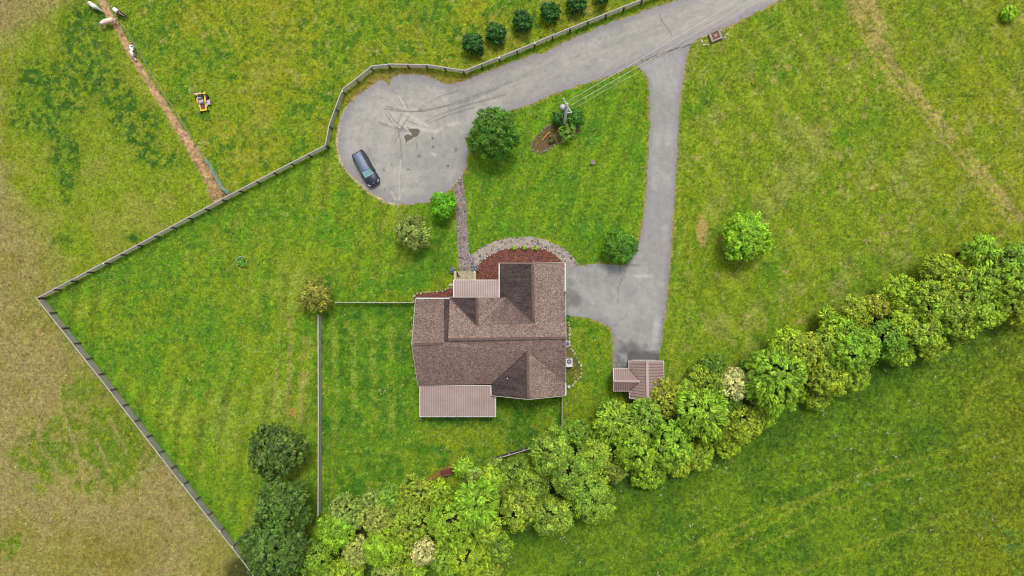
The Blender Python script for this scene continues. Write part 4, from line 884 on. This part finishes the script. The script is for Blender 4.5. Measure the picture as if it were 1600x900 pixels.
# hedgerow, left to right
HT = [
 (540, 803, 29, GG, 'shrub', 2.4, 'sage grey tree at the foot of the yard fence'),
 (584, 786, 21, GG, 'shrub', 2.2, 'sage grey shrub right of the big sage tree by the yard corner'),
 (611, 780, 21, MG, 'clumpy', 2.6, 'mid green tree at the lower right corner of the back yard'),
 (652, 772, 27, OL, 'round', 3.0, 'soft olive round tree below left of the red bench'),
 (686, 773, 20, LIME, 'shrub', 3.2, 'vivid lime tree directly below the red bench'),
 (723, 731, 13, BG, 'feather', 1.6, 'small bright green shrub touching the right side of the red bench'),
 (743, 744, 14, GG, 'shrub', 1.8, 'silvery twiggy shrub right of the red bench'),
 (590, 812, 25, (160, 165, 125), 'shrub', 3.4, 'pale mauve green tree inside the hedge below the sage shrub'),
 (526, 832, 28, BG, 'clumpy', 3.6, 'fresh green tree below the sage tree near the dark evergreens'),
 (639, 817, 32, OL, 'round', 4.2, 'broad smooth olive tree in the middle of the lower left hedge'),
 (558, 862, 22, (178, 184, 140), 'shrub', 4.2, 'cream blossoming tree near the bottom left of the hedge'),
 (596, 856, 28, LIME, 'clumpy', 4.4, 'lime tree between the two blossoming trees at the bottom'),
 (628, 860, 15, YG, 'shrub', 4.0, 'narrow yellow green tree left of the whitest bottom blossom'),
 (662, 862, 20, WH, 'shrub', 4.2, 'whitest blossoming tree near the bottom edge'),
 (701, 818, 34, BG, 'clumpy', 4.6, 'large bright green tree right of the broad olive tree'),
 (746, 788, 36, BG, 'feather', 5.6, 'tallest bright green tree in the lower left hedge'),
 (767, 750, 20, LIME, 'clumpy', 4.0, 'lime tree above right of the tallest lower left tree'),
 (760, 820, 24, LG, 'clumpy', 4.8, 'pale green tree below the tallest lower left tree'),
 (694, 875, 22, OL, 'round', 3.8, 'olive tree right of the whitest blossom at the bottom'),
 (734, 872, 30, YG, 'clumpy', 4.0, 'wide yellow green tree at the bottom edge of the hedge'),
 (780, 852, 22, MG, 'clumpy', 3.0, 'mid green tree at the lower meadow corner of the hedge'),
 (760, 892, 22, OL, 'shrub', 2.4, 'dull olive shrub at the bottom edge where the meadow begins'),
 (491, 872, 25, MG, 'clumpy', 3.2, 'mid green tree squeezed between the evergreens and the hedge'),
 (543, 893, 24, YG, 'clumpy', 3.2, 'yellow green tree at the bottom edge under the cream blossom'),
 (506, 898, 20, MG, 'shrub', 2.8, 'mid green shrub cut by the bottom edge near the evergreens'),
 (604, 893, 22, (160, 176, 110), 'round', 3.2, 'pale olive tree cut by the bottom edge under the lime tree'),
 (645, 893, 20, YG, 'clumpy', 3.0, 'yellow green tree cut by the bottom edge under the whitest blossom'),
 (792, 762, 22, (92, 100, 60), 'shrub', 3.0, 'brownish thin crowned tree below the dark fence stub'),
 (777, 727, 12, GG, 'shrub', 1.4, 'small silver shrub under the left end of the dark fence stub'),
 (806, 738, 26, (104, 128, 66), 'round', 3.0, 'dull green tree directly below the dark fence stub'),
 (868, 686, 21, MG, 'clumpy', 3.4, 'mid green tree at the right end of the dark fence stub'),
 (862, 710, 31, (120, 160, 72), 'big', 4.8, 'light tipped tree with separate tufts right of the fence stub'),
 (829, 762, 26, MG, 'big', 4.2, 'mid green tufted tree below the dull green tree'),
 (812, 792, 30, OL, 'clumpy', 4.2, 'broad olive tree between the bright tall tree and the meadow'),
 (864, 806, 30, (124, 164, 76), 'big', 4.4, 'light green tufted tree bulging lowest into the meadow'),
 (890, 740, 32, (112, 156, 66), 'big', 5.4, 'tallest tufted tree in the middle of the hedge'),
 (922, 777, 34, (124, 164, 74), 'big', 4.6, 'wide light green tufted tree on the meadow side'),
 (930, 711, 25, OL, 'big', 4.2, 'olive tufted tree above the wide meadow side tree'),
 (962, 735, 19, (116, 122, 76), 'shrub', 2.8, 'sparse brownish twiggy tree on the meadow side of the hedge'),
 (907, 676, 20, MG, 'clumpy', 2.8, 'mid green tree right of the short rail fence'),
 (943, 684, 18, MG, 'shrub', 3.0, 'small mid green tree left of the pale feathery tree'),
 (962, 660, 31, (134, 178, 66), 'feather', 4.0, 'feathery light green tree below left of the garage'),
 (1008, 652, 27, (120, 158, 76), 'feather', 4.0, 'greyish feathery tree straight below the garage'),
 (991, 701, 30, BG, 'clumpy', 4.6, 'round bright green tree below the feathery pair'),
 (1012, 733, 28, YG, 'shrub', 1.8, 'low yellow green shrub spreading into the meadow under the round tree'),
 (1050, 696, 31, (128, 180, 60), 'clumpy', 4.6, 'fresh green tree left of the low yellow shrubs'),
 (1039, 622, 27, (158, 166, 70), 'shrub', 3.4, 'olive yellow tree overlapping the lower right corner of the garage'),
 (1060, 728, 18, YY, 'shrub', 1.5, 'low yellow shrub at the meadow edge under the fresh green tree'),
 (1075, 614, 18, BG, 'clumpy', 3.0, 'bright green small tree right of the olive yellow garage tree'),
 (1097, 645, 38, (134, 184, 60), 'feather', 5.2, 'large pale lime feathery tree in the hedge right of the garage'),
 (1112, 573, 19, DG, 'clumpy', 2.4, 'dark green tree on the lawn side left of the white blossom'),
 (1096, 591, 19, OL, 'shrub', 2.8, 'olive tree on the lawn side right of the garage'),
 (1126, 603, 20, OL, 'shrub', 3.6, 'olive tree touching the left of the white blossom'),
 (1149, 601, 22, WH, 'clumpy', 4.2, 'white blossoming tree on the lawn side of the right hedge'),
 (1142, 634, 17, DG, 'clumpy', 3.0, 'dark green tree directly below the white blossom'),
 (1161, 662, 26, YG, 'clumpy', 3.4, 'yellow green tree on the meadow side below the white blossom'),
 (1188, 647, 21, YG, 'shrub', 3.0, 'yellow green tree below left of the most vivid big tree'),
 (1093, 712, 22, YY, 'shrub', 1.7, 'low yellow shrub at the meadow edge under the large pale lime tree'),
 (1139, 690, 22, YY, 'shrub', 1.7, 'low yellow shrub at the meadow edge right of the pale lime tree'),
 (1213, 594, 46, (124, 172, 52), 'feather', 6.0, 'biggest and most vivid green tree of the right hedge'),
 (1179, 570, 18, DG, 'clumpy', 3.0, 'dark green tree tucked between the white blossom and the vivid tree'),
 (1276, 619, 19, YY, 'shrub', 1.6, 'low yellow shrub at the meadow edge right of the most vivid tree'),
 (1229, 536, 24, YG, 'clumpy', 3.6, 'yellow green tree above the most vivid big tree'),
 (1262, 547, 26, (156, 176, 70), 'shrub', 4.0, 'pale olive tree above right of the most vivid tree'),
 (1291, 542, 24, OL, 'clumpy', 4.0, 'olive tree with dark gaps right of the pale olive one'),
 (1294, 588, 30, YG, 'clumpy', 4.0, 'yellow green tree right of the most vivid big tree'),
 (1294, 497, 14, BG, 'feather', 2.6, 'small bright tree poking out on the lawn side of the right hedge'),
 (1337, 488, 23, YY, 'clumpy', 3.6, 'yellow tree on the lawn side right of the small bright one'),
 (1313, 522, 26, YG, 'clumpy', 4.0, 'yellow green tree behind the small bright poking tree'),
 (1334, 546, 34, (120, 176, 52), 'clumpy', 5.0, 'large bright green tree in the middle of the right hedge'),
 (1334, 586, 24, YY, 'shrub', 2.4, 'low yellow tree at the meadow edge below the large bright one'),
 (1370, 477, 19, (162, 164, 80), 'shrub', 3.4, 'dusty olive tree left of the rounded lawn side tree'),
 (1405, 457, 26, YG, 'clumpy', 3.6, 'rounded yellow green tree bulging onto the lawn side'),
 (1385, 528, 26, MG, 'clumpy', 4.0, 'mid green tree with dark hollows in the right hedge'),
 (1404, 551, 22, YY, 'shrub', 2.4, 'low yellow tree at the meadow edge below the hollow mid green tree'),
 (1450, 472, 30, BG, 'clumpy', 4.8, 'round bright green tree right of the rounded yellow green one'),
 (1413, 500, 24, YG, 'clumpy', 4.0, 'yellow green tree below left of the round bright tree'),
 (1441, 515, 25, LG, 'clumpy', 4.2, 'pale green tree straight below the round bright tree'),
 (1455, 540, 22, YY, 'shrub', 2.4, 'low yellow tree on the meadow edge below the pale green tree'),
 (1467, 422, 26, YY, 'shrub', 3.4, 'yellowest tree standing out on the lawn side near the right edge'),
 (1495, 440, 26, YG, 'clumpy', 4.2, 'yellow green tree right of the yellowest lawn side tree'),
 (1531, 394, 26, (130, 180, 54), 'feather', 4.0, 'topmost light green tree of the right hedge'),
 (1489, 477, 26, OL, 'clumpy', 4.2, 'olive tree right of the round bright tree'),
 (1500, 506, 26, YY, 'shrub', 3.2, 'yellow tree bulging to the meadow near the right edge'),
 (1528, 446, 28, (126, 168, 60), 'clumpy', 4.6, 'green tree below the topmost light green tree'),
 (1535, 485, 26, YG, 'clumpy', 3.8, 'yellow green tree near the right edge on the meadow side'),
 (1576, 409, 24, MG, 'big', 4.2, 'mid green tree right of the topmost light green tree'),
 (1576, 445, 27, BG, 'clumpy', 4.6, 'bright green tree near the right edge of the picture'),
 (1586, 477, 25, YY, 'clumpy', 3.4, 'yellow tree at the right edge on the meadow side'),
 (1606, 435, 24, MG, 'clumpy', 4.2, 'mid green tree cut by the right edge'),
 (1604, 398, 18, (120, 110, 80), 'shrub', 2.2, 'brownish shrub at the right edge on the lawn side'),
 (1625, 462, 26, YG, 'clumpy', 4.0, 'yellow green tree beyond the right edge, last of the hedge'),
]
for i, (a, b, r, c, kd, hz, lb) in enumerate(HT):
    q_ = .15 if c == WH else (.2 if c == GG else .45); c = tuple(u*(1-q_)+v*q_ for u, v in zip(c, (142, 174, 48)))
    tree('shrub' if hz < 2.5 else 'hedgerow_tree', a, b, r*1.2, kd, c, lb, 'shrub' if hz < 2.5 else 'tree', 'trees and shrubs of the hedgerow', hz=hz, v=i % 3, kcol=1.92)

# ------------------------------------------------------------------ utility pole and lines
pt = P(886, 163, 10); pb = Vector((pt.x, pt.y, 0))
pole = empty('utility_pole', pb, label='pale timber utility pole with a transformer beside the driveway', cat='utility pole')
k = MB(); k.tube([(0, 0, 0), (0, 0, 5), (0, 0, 10.2)], [.17, .145, .12], 12); k.build('pole', mat('pole_timber', S(245, 245, 247, 2.4), .8, .2, 4), pole, True)
k = MB(); k.box((.0, 0, 9.7), (.12, 1.5, .12), rz=.5); k.build('crossarm', M['wood_pale'], pole)
k = MB(); k.lathe((-.42, -.1, 8.6), [(.05, 0), (.27, .04), (.28, .9), (.2, .98), (.06, 1.0)], 14); k.build('transformer', M['steel'], pole, True)
k = MB(); k.box((.3, .05, 6.4), (.6, .07, .07)); k.lathe((.58, .05, 6.4), [(.09, 0), (.09, .2), (.04, .24)], 10); k.build('bracket', M['white'], pole)
for dx, dy in ((-.33, .6), (.33, -.6), (0, 0)):
    c = MB(); c.lathe((dx, dy, 9.76 if dx else 10.15), [(.06, 0), (.09, .05), (.05, .1), (.08, .16), (.03, .22)], 10); c.build('insulator', M['white'], pole)
for i, (s0, e0, z0, z1, lb, r) in enumerate((((886, 159), (1340, -118), 10, 10, 'upper white power line crossing the road from the pole', .02), ((889, 166), (1352, -110), 9.9, 9.9, 'lower white power line crossing the road from the pole', .02),
                                 ((893, 171), (1320, -80), 6.6, 7.2, 'faint thin service cable below the two power lines', .012))):
    a = P(*s0, z0); b = P(*e0, z1); k = MB(); k.tube([a.lerp(b, t/14)-Vector((0, 0, 1.0*4*(t/14)*(1-t/14))) for t in range(15)], r, 6)
    tag(k.build('power_line', M['wire'], None, True), lb, 'power line')

# ------------------------------------------------------------------ car
M['carpaint'] = mat('dark_blue_paint', S(24, 36, 58, 2.2), .25, .08, 2, metal=.2, bmp=0, spec=.5)
M['carglass'] = mat('car_glass', S(28, 36, 42, 1.8), .05, .1, 2, bmp=0, spec=.9)
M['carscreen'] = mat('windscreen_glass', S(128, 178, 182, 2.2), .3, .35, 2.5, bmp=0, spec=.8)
M['carroof'] = mat('car_roof_panel', S(98, 112, 142, 2.4), .6, .1, 3, metal=.2, bmp=0, spec=.6)  # sky reflection on the dark blue roof put into its base colour
def car():
    a = P(558, 238, .6); b = P(586.5, 289.5, .6); c0 = (a+b)/2; d = b-a; L = 4.55
    root = empty('parked_car', (c0.x, c0.y, .012), math.atan2(d.y, d.x), label='dark blue estate car parked at the lower left of the turning circle', cat='car')
    root.scale = (.97, .9, .95)
    def loft(secs, close=True):
        k = MB(); n = len(secs[0])
        for s_ in secs: k.v += [tuple(p) for p in s_]
        for i in range(len(secs)-1):
            for j in range(n-1): k.f.append((i*n+j, i*n+j+1, (i+1)*n+j+1, (i+1)*n+j))
        k.f.append(tuple(range(n))); k.f.append(tuple(range((len(secs)-1)*n, len(secs)*n))[::-1]); return k
    xs = [-2.27, -2.2, -2.0, -1.5, -.6, .4, 1.0, 1.5, 1.95, 2.18, 2.28]; hw = [.62, .78, .87, .91, .92, .92, .91, .9, .84, .7, .5]; tz = [.78, .9, .98, 1.0, 1.0, .99, .97, .9, .82, .74, .62]; bz_ = [.42, .34, .28, .24, .22, .22, .22, .24, .28, .34, .42]
    secs = [[(x, -w_*.94, b_), (x, -w_, .5), (x, -w_*.985, t*.86), (x, -w_*.86, t), (x, 0, t+.035), (x, w_*.86, t), (x, w_*.985, t*.86), (x, w_, .5), (x, w_*.94, b_), (x, 0, b_)] for x, w_, t, b_ in zip(xs, hw, tz, bz_)]
    for s_ in secs: s_.append(s_[0])
    body = loft(secs).build('body', M['carpaint'], root, True)
    gx_ = [(-2.12, -1.9), (-1.9, -1.6), (-.9, -.8), (.2, .1), (.95, .42)]
    # greenhouse glass band
    st = [(-2.14, .70, 1.0, -1.88, .60, 1.47), (-1.2, .80, 1.0, -1.2, .63, 1.52), (-.2, .82, 1.0, -.2, .64, 1.54), (.55, .80, 1.0, .25, .62, 1.5), (1.05, .72, .97, .32, .60, 1.485)]
    secs = [[(x0, -w0, z0), (x1, -w1, z1), (x1, w1, z1), (x0, w0, z0), (x0, -w0, z0)] for x0, w0, z0, x1, w1, z1 in st]
    loft(secs).build('side_glass', M['carglass'], root)
    k = MB(); k.poly([(1.07, -.67, .985), (1.07, .67, .985), (.36, .57, 1.50), (.36, -.57, 1.50)]); k.poly([(1.07, -.67, .975), (.36, -.57, 1.49), (.36, .57, 1.49), (1.07, .67, .975)])
    k.build('windscreen', M['carscreen'], root)
    rs = [(-2.0, .5, 1.46), (-1.86, .58, 1.50), (-1.2, .62, 1.555), (-.2, .62, 1.575), (.2, .6, 1.54), (.34, .58, 1.51)]
    secs = [[(x, -w_, z-.04), (x, -w_*.97, z), (x, 0, z+.025), (x, w_*.97, z), (x, w_, z-.04)] for x, w_, z in rs]; loft(secs).build('roof', M['carroof'], root, True)
    for s_ in (-1, 1):
        k = MB(); k.beam((-1.7, s_*.6, 1.57), (.1, s_*.6, 1.61), .035, .04); k.build('roof_rail', M['black'], root)
        k = MB(); k.box((.72, s_*.99, 1.0), (.16, .16, .12)); k.build('mirror', M['black'], root, bevel=.03)
        k = MB(); pts = [(2.2, s_*.52, .74), (2.02, s_*.74, .85), (1.78, s_*.82, .9), (1.88, s_*.7, .9), (2.1, s_*.5, .82)]
        k.slab(pts if s_ > 0 else pts[::-1], (0, 0, .03)); k.build('headlight', mat('headlight', S(215, 220, 222), .2, .05, 3, bmp=0), root)
        k = MB(); k.box((-2.22, s_*.6, .85), (.08, .3, .16)); k.build('tail_light', mat('red_lens', S(120, 20, 20), .2, .05), root)
        for x in (-1.38, 1.42):
            k = MB(); k.lathe((x, s_*.82-.1, .33), [(.2, 0), (.33, .02), (.34, .1), (.33, .19), (.2, .21)], 20, 'Y'); 
            for i in range(len(k.v)): k.v[i] = (k.v[i][0], k.v[i][1]+.2, k.v[i][2])
            wh = k.build('wheel', M['black'], root, True); k = MB(); k.lathe((x, s_*.93, .33), [(.02, -.01), (.2, -.01), (.2, .01), (.02, .015)], 14, 'Y'); k.build('rim', M['steel'], wh)
    k = MB(); k.lathe((2.02, 0, .83), [(.05, 0), (.05, .02)], 12); k.build('badge', M['white'], root)
    k = MB(); k.beam((1.08, -.66, 1.0), (1.08, .66, 1.0), .07, .03); k.build('wiper_cowl', M['black'], root)
car()

# ------------------------------------------------------------------ riding mower
M['yellow'] = mat('yellow_paint', S(250, 190, 50, 2.2), .45, .12, 5)
M['tanseat'] = mat('grey_vinyl', S(205, 198, 200), .6, .12, 5)
def mower():
    p = P(316, 160, .4); r = empty('riding_mower', (p.x, p.y, 0), math.radians(8), label='yellow zero turn riding mower standing in the upper pasture', cat='riding mower'); r.scale = (1.12, 1.12, 1.0)   # front points to -y
    k = MB(); k.beam((-.36, .1, .34), (-.3, -.8, .3), .13, .12); k.beam((.3, .1, .34), (.3, -.8, .3), .13, .12); k.beam((-.36, -.8, .3), (.36, -.8, .3), .16, .12); k.beam((-.42, .1, .36), (-.42, .75, .4), .12, .12); k.beam((.36, .1, .36), (.36, .75, .4), .12, .12); k.build('frame', M['yellow'], r, bevel=.02)
    k = MB(); k.box((0, .88, .5), (.95, .14, .2)); k.beam((-.45, .85, .5), (-.5, 1.0, .5), .14, .15); k.beam((.45, .85, .5), (.5, 1.05, .5), .18, .18); k.build('rear_bumper', M['yellow'], r, bevel=.02)
    k = MB(); k.lathe((0, -.1, .16), [(.5, 0), (.56, .03), (.56, .13), (.46, .17)], 18); k.box((.55, -.05, .24), (.5, .5, .14)); k.build('mower_deck', M['tanseat'], r)
    k = MB(); k.box((0, .6, .62), (.52, .42, .3)); k.lathe((0, .6, .77), [(.17, 0), (.17, .1), (.1, .14)], 14); k.build('engine', M['black'], r, bevel=.02)
    k = MB(); k.box((0, .1, .66), (.5, .46, .13)); k.build('seat', M['tanseat'], r, bevel=.04); k = MB(); k.box((0, .35, .88), (.5, .12, .42)); k.build('seat_back', M['tanseat'], r, bevel=.04)
    k = MB(); k.box((0, -.42, .33), (.5, .55, .04)); k.build('foot_plate', mat('brown_plate', S(120, 84, 76), .8), r)
    for s_ in (-1, 1):
        k = MB(); k.lathe((s_*.56-.12, .5, .28), [(.15, 0), (.28, .03), (.29, .12), (.28, .21), (.15, .24)], 18, 'X'); k.build('wheel', M['black'], r, True)
        k = MB(); k.lathe((s_*.4-.06, -.95, .15), [(.07, 0), (.14, .02), (.15, .06), (.14, .1), (.07, .12)], 12, 'X'); k.build('caster_wheel', M['black'], r, True)
        k = MB(); k.tube([(s_*.33, .0, .5), (s_*.36, -.1, .9), (s_*.12, -.2, 1.0)], .022, 6); k.build('steering_lever', M['black'], r)
        k = MB(); k.box((s_*.42, .2, .55), (.16, .6, .14)); k.build('fender', M['yellow'], r, bevel=.03)
    k = MB(); k.tube([(-.42, .7, .5), (-.42, .72, 1.45), (.42, .72, 1.45), (.42, .7, .5)], .03, 8); k.build('roll_bar', M['steel'], r)
mower()

# ------------------------------------------------------------------ horses
def mat_coat(name, base, patch, thr, sc, seed, grad=None):
    m, t, b = newmat(name); co = coords(t); mp = mapping(t, co, (1, 1, .6)); mp.node.inputs['Location'].default_value = (seed, seed*2, 0)
    n = noise(t, sc, 2, .4, mp); r = ramp(t, n.outputs[0], [(thr-.02, base), (thr+.02, patch)]); src = r.outputs[0]
    if grad:                                                # darker forequarters
        s_ = t.nodes.new('ShaderNodeSeparateXYZ'); t.links.new(co, s_.inputs[0]); g = ramp(t, s_.outputs[0], [(0, (0, 0, 0)), (.2, (1, 1, 1))]); src = mix(t, 'MIX', g.outputs[0], src, grad)
    t.links.new(src, b.inputs['Base Color']); b.inputs['Roughness'].default_value = .7; return m
def horse(px, py, ang, m, label, bend=0, sc=1.0, side=1):
    # local x: rump to head
    p = P(px, py, 1.0); root = empty('horse', (p.x, p.y, 0), ang, label=label, cat='horse', group='horses grazing near the dirt lane'); root.scale = (sc,)*3
    V = []; E = []; R = []
    def add(co, r, par=None):
        V.append(co); R.append(r); 
        if par is not None: E.append((par, len(V)-1))
        return len(V)-1
    pel = add((-.55, 0, 1.05), (.29, .33)); rump = add((-.85, 0, 1.0), (.2, .25), pel); mid = add((-.1, 0, 1.0), (.33, .34), pel); ch = add((.42, 0, 1.05), (.25, .33), mid)
    nk = add((.72, bend*.1, 1.05), (.15, .24), ch); n2 = add((1.0, bend*.3, .72), (.11, .17), nk); pl = add((1.16, bend*.48, .48), (.11, .13), n2); mz = add((1.28, bend*.66, .2), (.075, .085), pl); add((1.31, bend*.7, .1), (.055, .06), mz)
    for s_ in (-1, 1):
        sh = add((.42, s_*.17, .72), (.1, .12), ch); kn = add((.44+.06*s_, s_*.17, .42), (.06, .06), sh); ft = add((.45+.08*s_, s_*.17, .12), (.045, .045), kn); add((.47+.08*s_, s_*.17, .03), (.06, .055), ft)
        hp_ = add((-.6, s_*.17, .75), (.13, .16), pel); st = add((-.48, s_*.17, .6), (.09, .1), hp_); hk = add((-.72, s_*.17, .43), (.055, .065), st); f2 = add((-.68, s_*.17, .12), (.042, .045), hk); add((-.65, s_*.17, .03), (.055, .05), f2)
        er = add((1.1, bend*.45+s_*.09, .62), (.035, .03), pl)
    me = bpy.data.meshes.new('body'); me.from_pydata(V, E, []); o = link('body', me, root); me.materials.append(m)
    sk = o.modifiers.new('skin', 'SKIN'); sk.use_smooth_shade = True
    for i, r in enumerate(R): me.skin_vertices[0].data[i].radius = r; me.skin_vertices[0].data[i].use_root = (i == 0)
    su = o.modifiers.new('sub', 'SUBSURF'); su.levels = 1; su.render_levels = 1
    k = MB(); k.tube([(-1.0, 0, 1.1), (-1.14, .02*side, .9), (-1.17, .03*side, .55), (-1.15, .04, .35)], [.05, .08, .09, .03], 8); k.build('tail', M['tail'], root, True)
    k = MB(); k.tube([(.55, .0, 1.32), (.8, bend*.15, 1.2), (1.02, bend*.3, .9), (1.12, bend*.44, .66)], [.03, .05, .05, .03], 6); k.build('mane', M['tail'], root, True)
M['tail'] = mat('cream_hair', S(215, 200, 180), .8, .15, 6)
white = S(240, 236, 230, 2.4); cream = S(242, 222, 196, 2.2); pink = S(236, 198, 176, 2.3); brn = S(84, 44, 34); blk = S(34, 28, 28)
def dir_ang(a, b): p, q_ = P(*a), P(*b); return math.atan2(q_.y-p.y, q_.x-p.x)
horse(143, 7, dir_ang((134, 1), (153, 13)), mat_coat('white_coat', white, S(214, 200, 186), .6, 1.6, 3), 'white horse cut by the top edge, left of the dirt lane', sc=.85)
horse(166, 33, dir_ang((178, 29), (153, 37)), mat_coat('cream_coat', cream, pink, .55, 1.3, 5), 'cream horse bending round across the dirt lane', bend=.35, sc=1.0)
horse(204, 78, dir_ang((203, 68), (206, 89)), mat_coat('white_patched_coat', white, blk, .6, 2.6, 9), 'white horse with small dark patches standing on the dirt lane', bend=.3, sc=.85)
horse(182, 17, dir_ang((176, 13), (191, 24)), mat_coat('pinto_coat', white, blk, .62, 1.8, 2, brn), 'brown and white pinto horse right of the wire fence', bend=.1, sc=.85)

# ------------------------------------------------------------------ smaller things
# air conditioner
p = P(889, 567, .8); ac = empty('air_conditioner', (p.x, p.y, 0), label='white boxy air conditioner with a round fan beside the house wall', cat='air conditioner')
k = MB(); k.box((0, 0, .06), (1.05, 1.15, .12)); k.build('pad', M['stone_grey'], ac)
k = MB(); k.box((0, 0, .52), (.78, .95, .8)); k.build('casing', M['white'], ac, bevel=.03)
k = MB(); k.lathe((0.02, .16, .925), [(.28, 0), (.28, .02), (.05, .03)], 24); g = k.build('fan_grille', mat('grille_grey', S(86, 90, 112), .5), ac)
k = MB(); k.lathe((.02, .16, .95), [(.07, 0), (.07, .02)], 12)
for i in range(3): k.box((.02, .16, .955), (.5, .02, .012), rz=i*math.pi/3)
k.build('fan_hub', M['steel'], g)
p = P(886.5, 537.5, .8); hr = empty('hose_reel', (p.x, p.y, 0), label='coiled hose on a pale round holder against the house wall above the air conditioner', cat='hose reel')
k = MB(); 
for rr in (.2, .26, .32): k.tube([(rr*math.cos(t*.3927), rr*1.15*math.sin(t*.3927), .78+.02*math.sin(t)) for t in range(17)], .035, 6, False)
k.build('hose', M['steel'], hr, True); k = MB(); k.lathe((0, 0, 0), [(.25, 0), (.22, .7), (.12, .74)], 16); k.build('stand', mat('blue_grey_plastic', S(90, 96, 126), .6), hr, True)
# small propane tank behind the garage
p = P(998, 629, .6); k = MB(); k.lathe((p.x, p.y, 0), [(.1, 0), (.17, .05), (.19, .2), (.19, .75), (.13, .9), (.05, .95), (.05, 1.05)], 16); tag(k.build('gas_bottle', M['white'], None, True), 'small white gas bottle behind the garage near the hedge', 'gas bottle')
# outlet post near the corner of the house
p = P(889, 604.5, .5); k = MB(); k.box((p.x, p.y, .3), (.22, .3, .6)); k.tube([(p.x-.3, p.y+.1, .5), (p.x+.1, p.y, .55)], .04, 6); tag(k.build('utility_box', M['white'], None, bevel=.03), 'small white utility box at the lower end of the curved stone edging', 'utility box')
# downspout stone by the porch
p = P(704.5, 444.5, .2); k = MB(); k.slab([(p.x-.35, p.y-.15, .05), (p.x+.2, p.y-.25, .05), (p.x+.25, p.y+.1, .05), (p.x-.1, p.y+.2, .05)], (0, 0, .1)); tag(k.build('splash_block', M['stone'], None, bevel=.02), 'pale stone splash block at the left corner of the porch roof', 'splash block')
# ring on the lawn
p = P(377.2, 409); rg = empty('ring_edging', p, label='broken white ring edging around a plant on the west lawn', cat='garden ring')
R0 = 8.2/PXM()
for a0, a1 in ((-8, 28), (35, 58), (64, 84), (88, 178), (208, 232), (258, 276), (282, 304), (316, 350)):
    n = max(2, int((a1-a0)/7)); k = MB(); k.tube([(R0*math.cos(math.radians(a0+(a1-a0)*i/n)), R0*math.sin(math.radians(a0+(a1-a0)*i/n)), .1) for i in range(n+1)], .055, 6); k.build('ring_segment', M['wood_pale'], rg, True)
# bird bath ornament
p = P(926.5, 254, .4); bb = empty('bird_bath', (p.x, p.y, 0), label='tiny pale grey bird bath on the lawn between road and driveway', cat='bird bath')
k = MB(); k.lathe((0, 0, 0), [(.16, 0), (.1, .06), (.06, .25), (.08, .45)], 14); k.build('pedestal', M['stone_grey'], bb, True); k = MB(); k.lathe((0, 0, .45), [(.06, 0), (.22, .06), (.26, .1), (.22, .1), (.05, .05)], 16); k.build('bowl', M['stone_grey'], bb, True)
# brick well cover beside the road
p = P(1117, 58); an = math.radians(22); wc = empty('brick_well', p, an, label='low square brick structure beside the road near the driveway mouth', cat='brick well')
k = MB(); k.box((0, 0, .22), (1.35, 1.05, .44)); k.build('slab', mat('pinkish_concrete', S(176, 158, 152), .9, .2, 6), wc, bevel=.03)
k = MB()
for i in range(3):
    for j in range(3):
        if (i, j) != (1, 1): k.box((-.28+i*.3, .08+(j-1)*.28, .48), (.22, .2, .09), rz=rng.uniform(-.15, .15))
k.build('brick', M['brick'], wc, bevel=.01)
edging('stone_edging', 'pale stones left of the brick structure by the road', [(1107, 54), (1094, 60), (1100, 73), (1110, 69)], .28, .15, M['stone'], 11)
edging('stone_edging', 'pale stones right of the brick structure by the road', [(1125, 46), (1134, 50), (1135, 57), (1126, 63)], .28, .15, M['stone'], 12)
# orange board on the island
k = MB(); k.beam(P(847, 219, .15), P(859, 206, .35), .16, .05); k.beam(P(849, 217, .24), P(857, 208.5, .36), .07, .05); tag(k.build('timber_board', mat('orange_timber', S(205, 140, 50), .7, .2, 5)), 'orange timber board lying in the mulch island beside the pole', 'timber board')
# red garden bench
p = P(697, 737, .4); bn = empty('garden_bench', (p.x, p.y, 0), math.radians(15), label='dark red garden bench backing onto the hedge below the back yard', cat='bench'); M['redwood'] = mat('dark_red_paint', S(122, 48, 48), .6, .25, 5)
k = MB()
for i in range(4): k.box((0, .2-i*.13, .45), (1.35, .1, .035))
k.build('seat', M['redwood'], bn)
k = MB()
for i in range(3): k.box((0, -.3-i*.02, .6+i*.13), (1.35, .03, .1))
k.build('backrest', mat('worn_red_paint', S(150, 96, 84), .6, .25, 5), bn)
for sx in (-1, 1):
    for sy in (.2, -.28): k = MB(); k.box((sx*.62, sy, .32 if sy > 0 else .45), (.07, .07, .64 if sy > 0 else .9)); k.build('leg', M['redwood'], bn)
    k = MB(); k.box((sx*.62, -.04, .66), (.08, .55, .05)); k.build('armrest', M['redwood'], bn)
# red tub half hidden at the evergreens
p = P(471, 851, .5); k = MB(); k.lathe((p.x, p.y, 0), [(.2, 0), (.27, .4), (.3, .42), (.3, .46), (.24, .44), (.2, .3)], 16); tag(k.build('plastic_tub', mat('red_plastic', S(165, 70, 62), .5, .1), None, True), 'small red tub on the ground between the evergreens and the hedge', 'tub')
print('objects', len(bpy.data.objects))
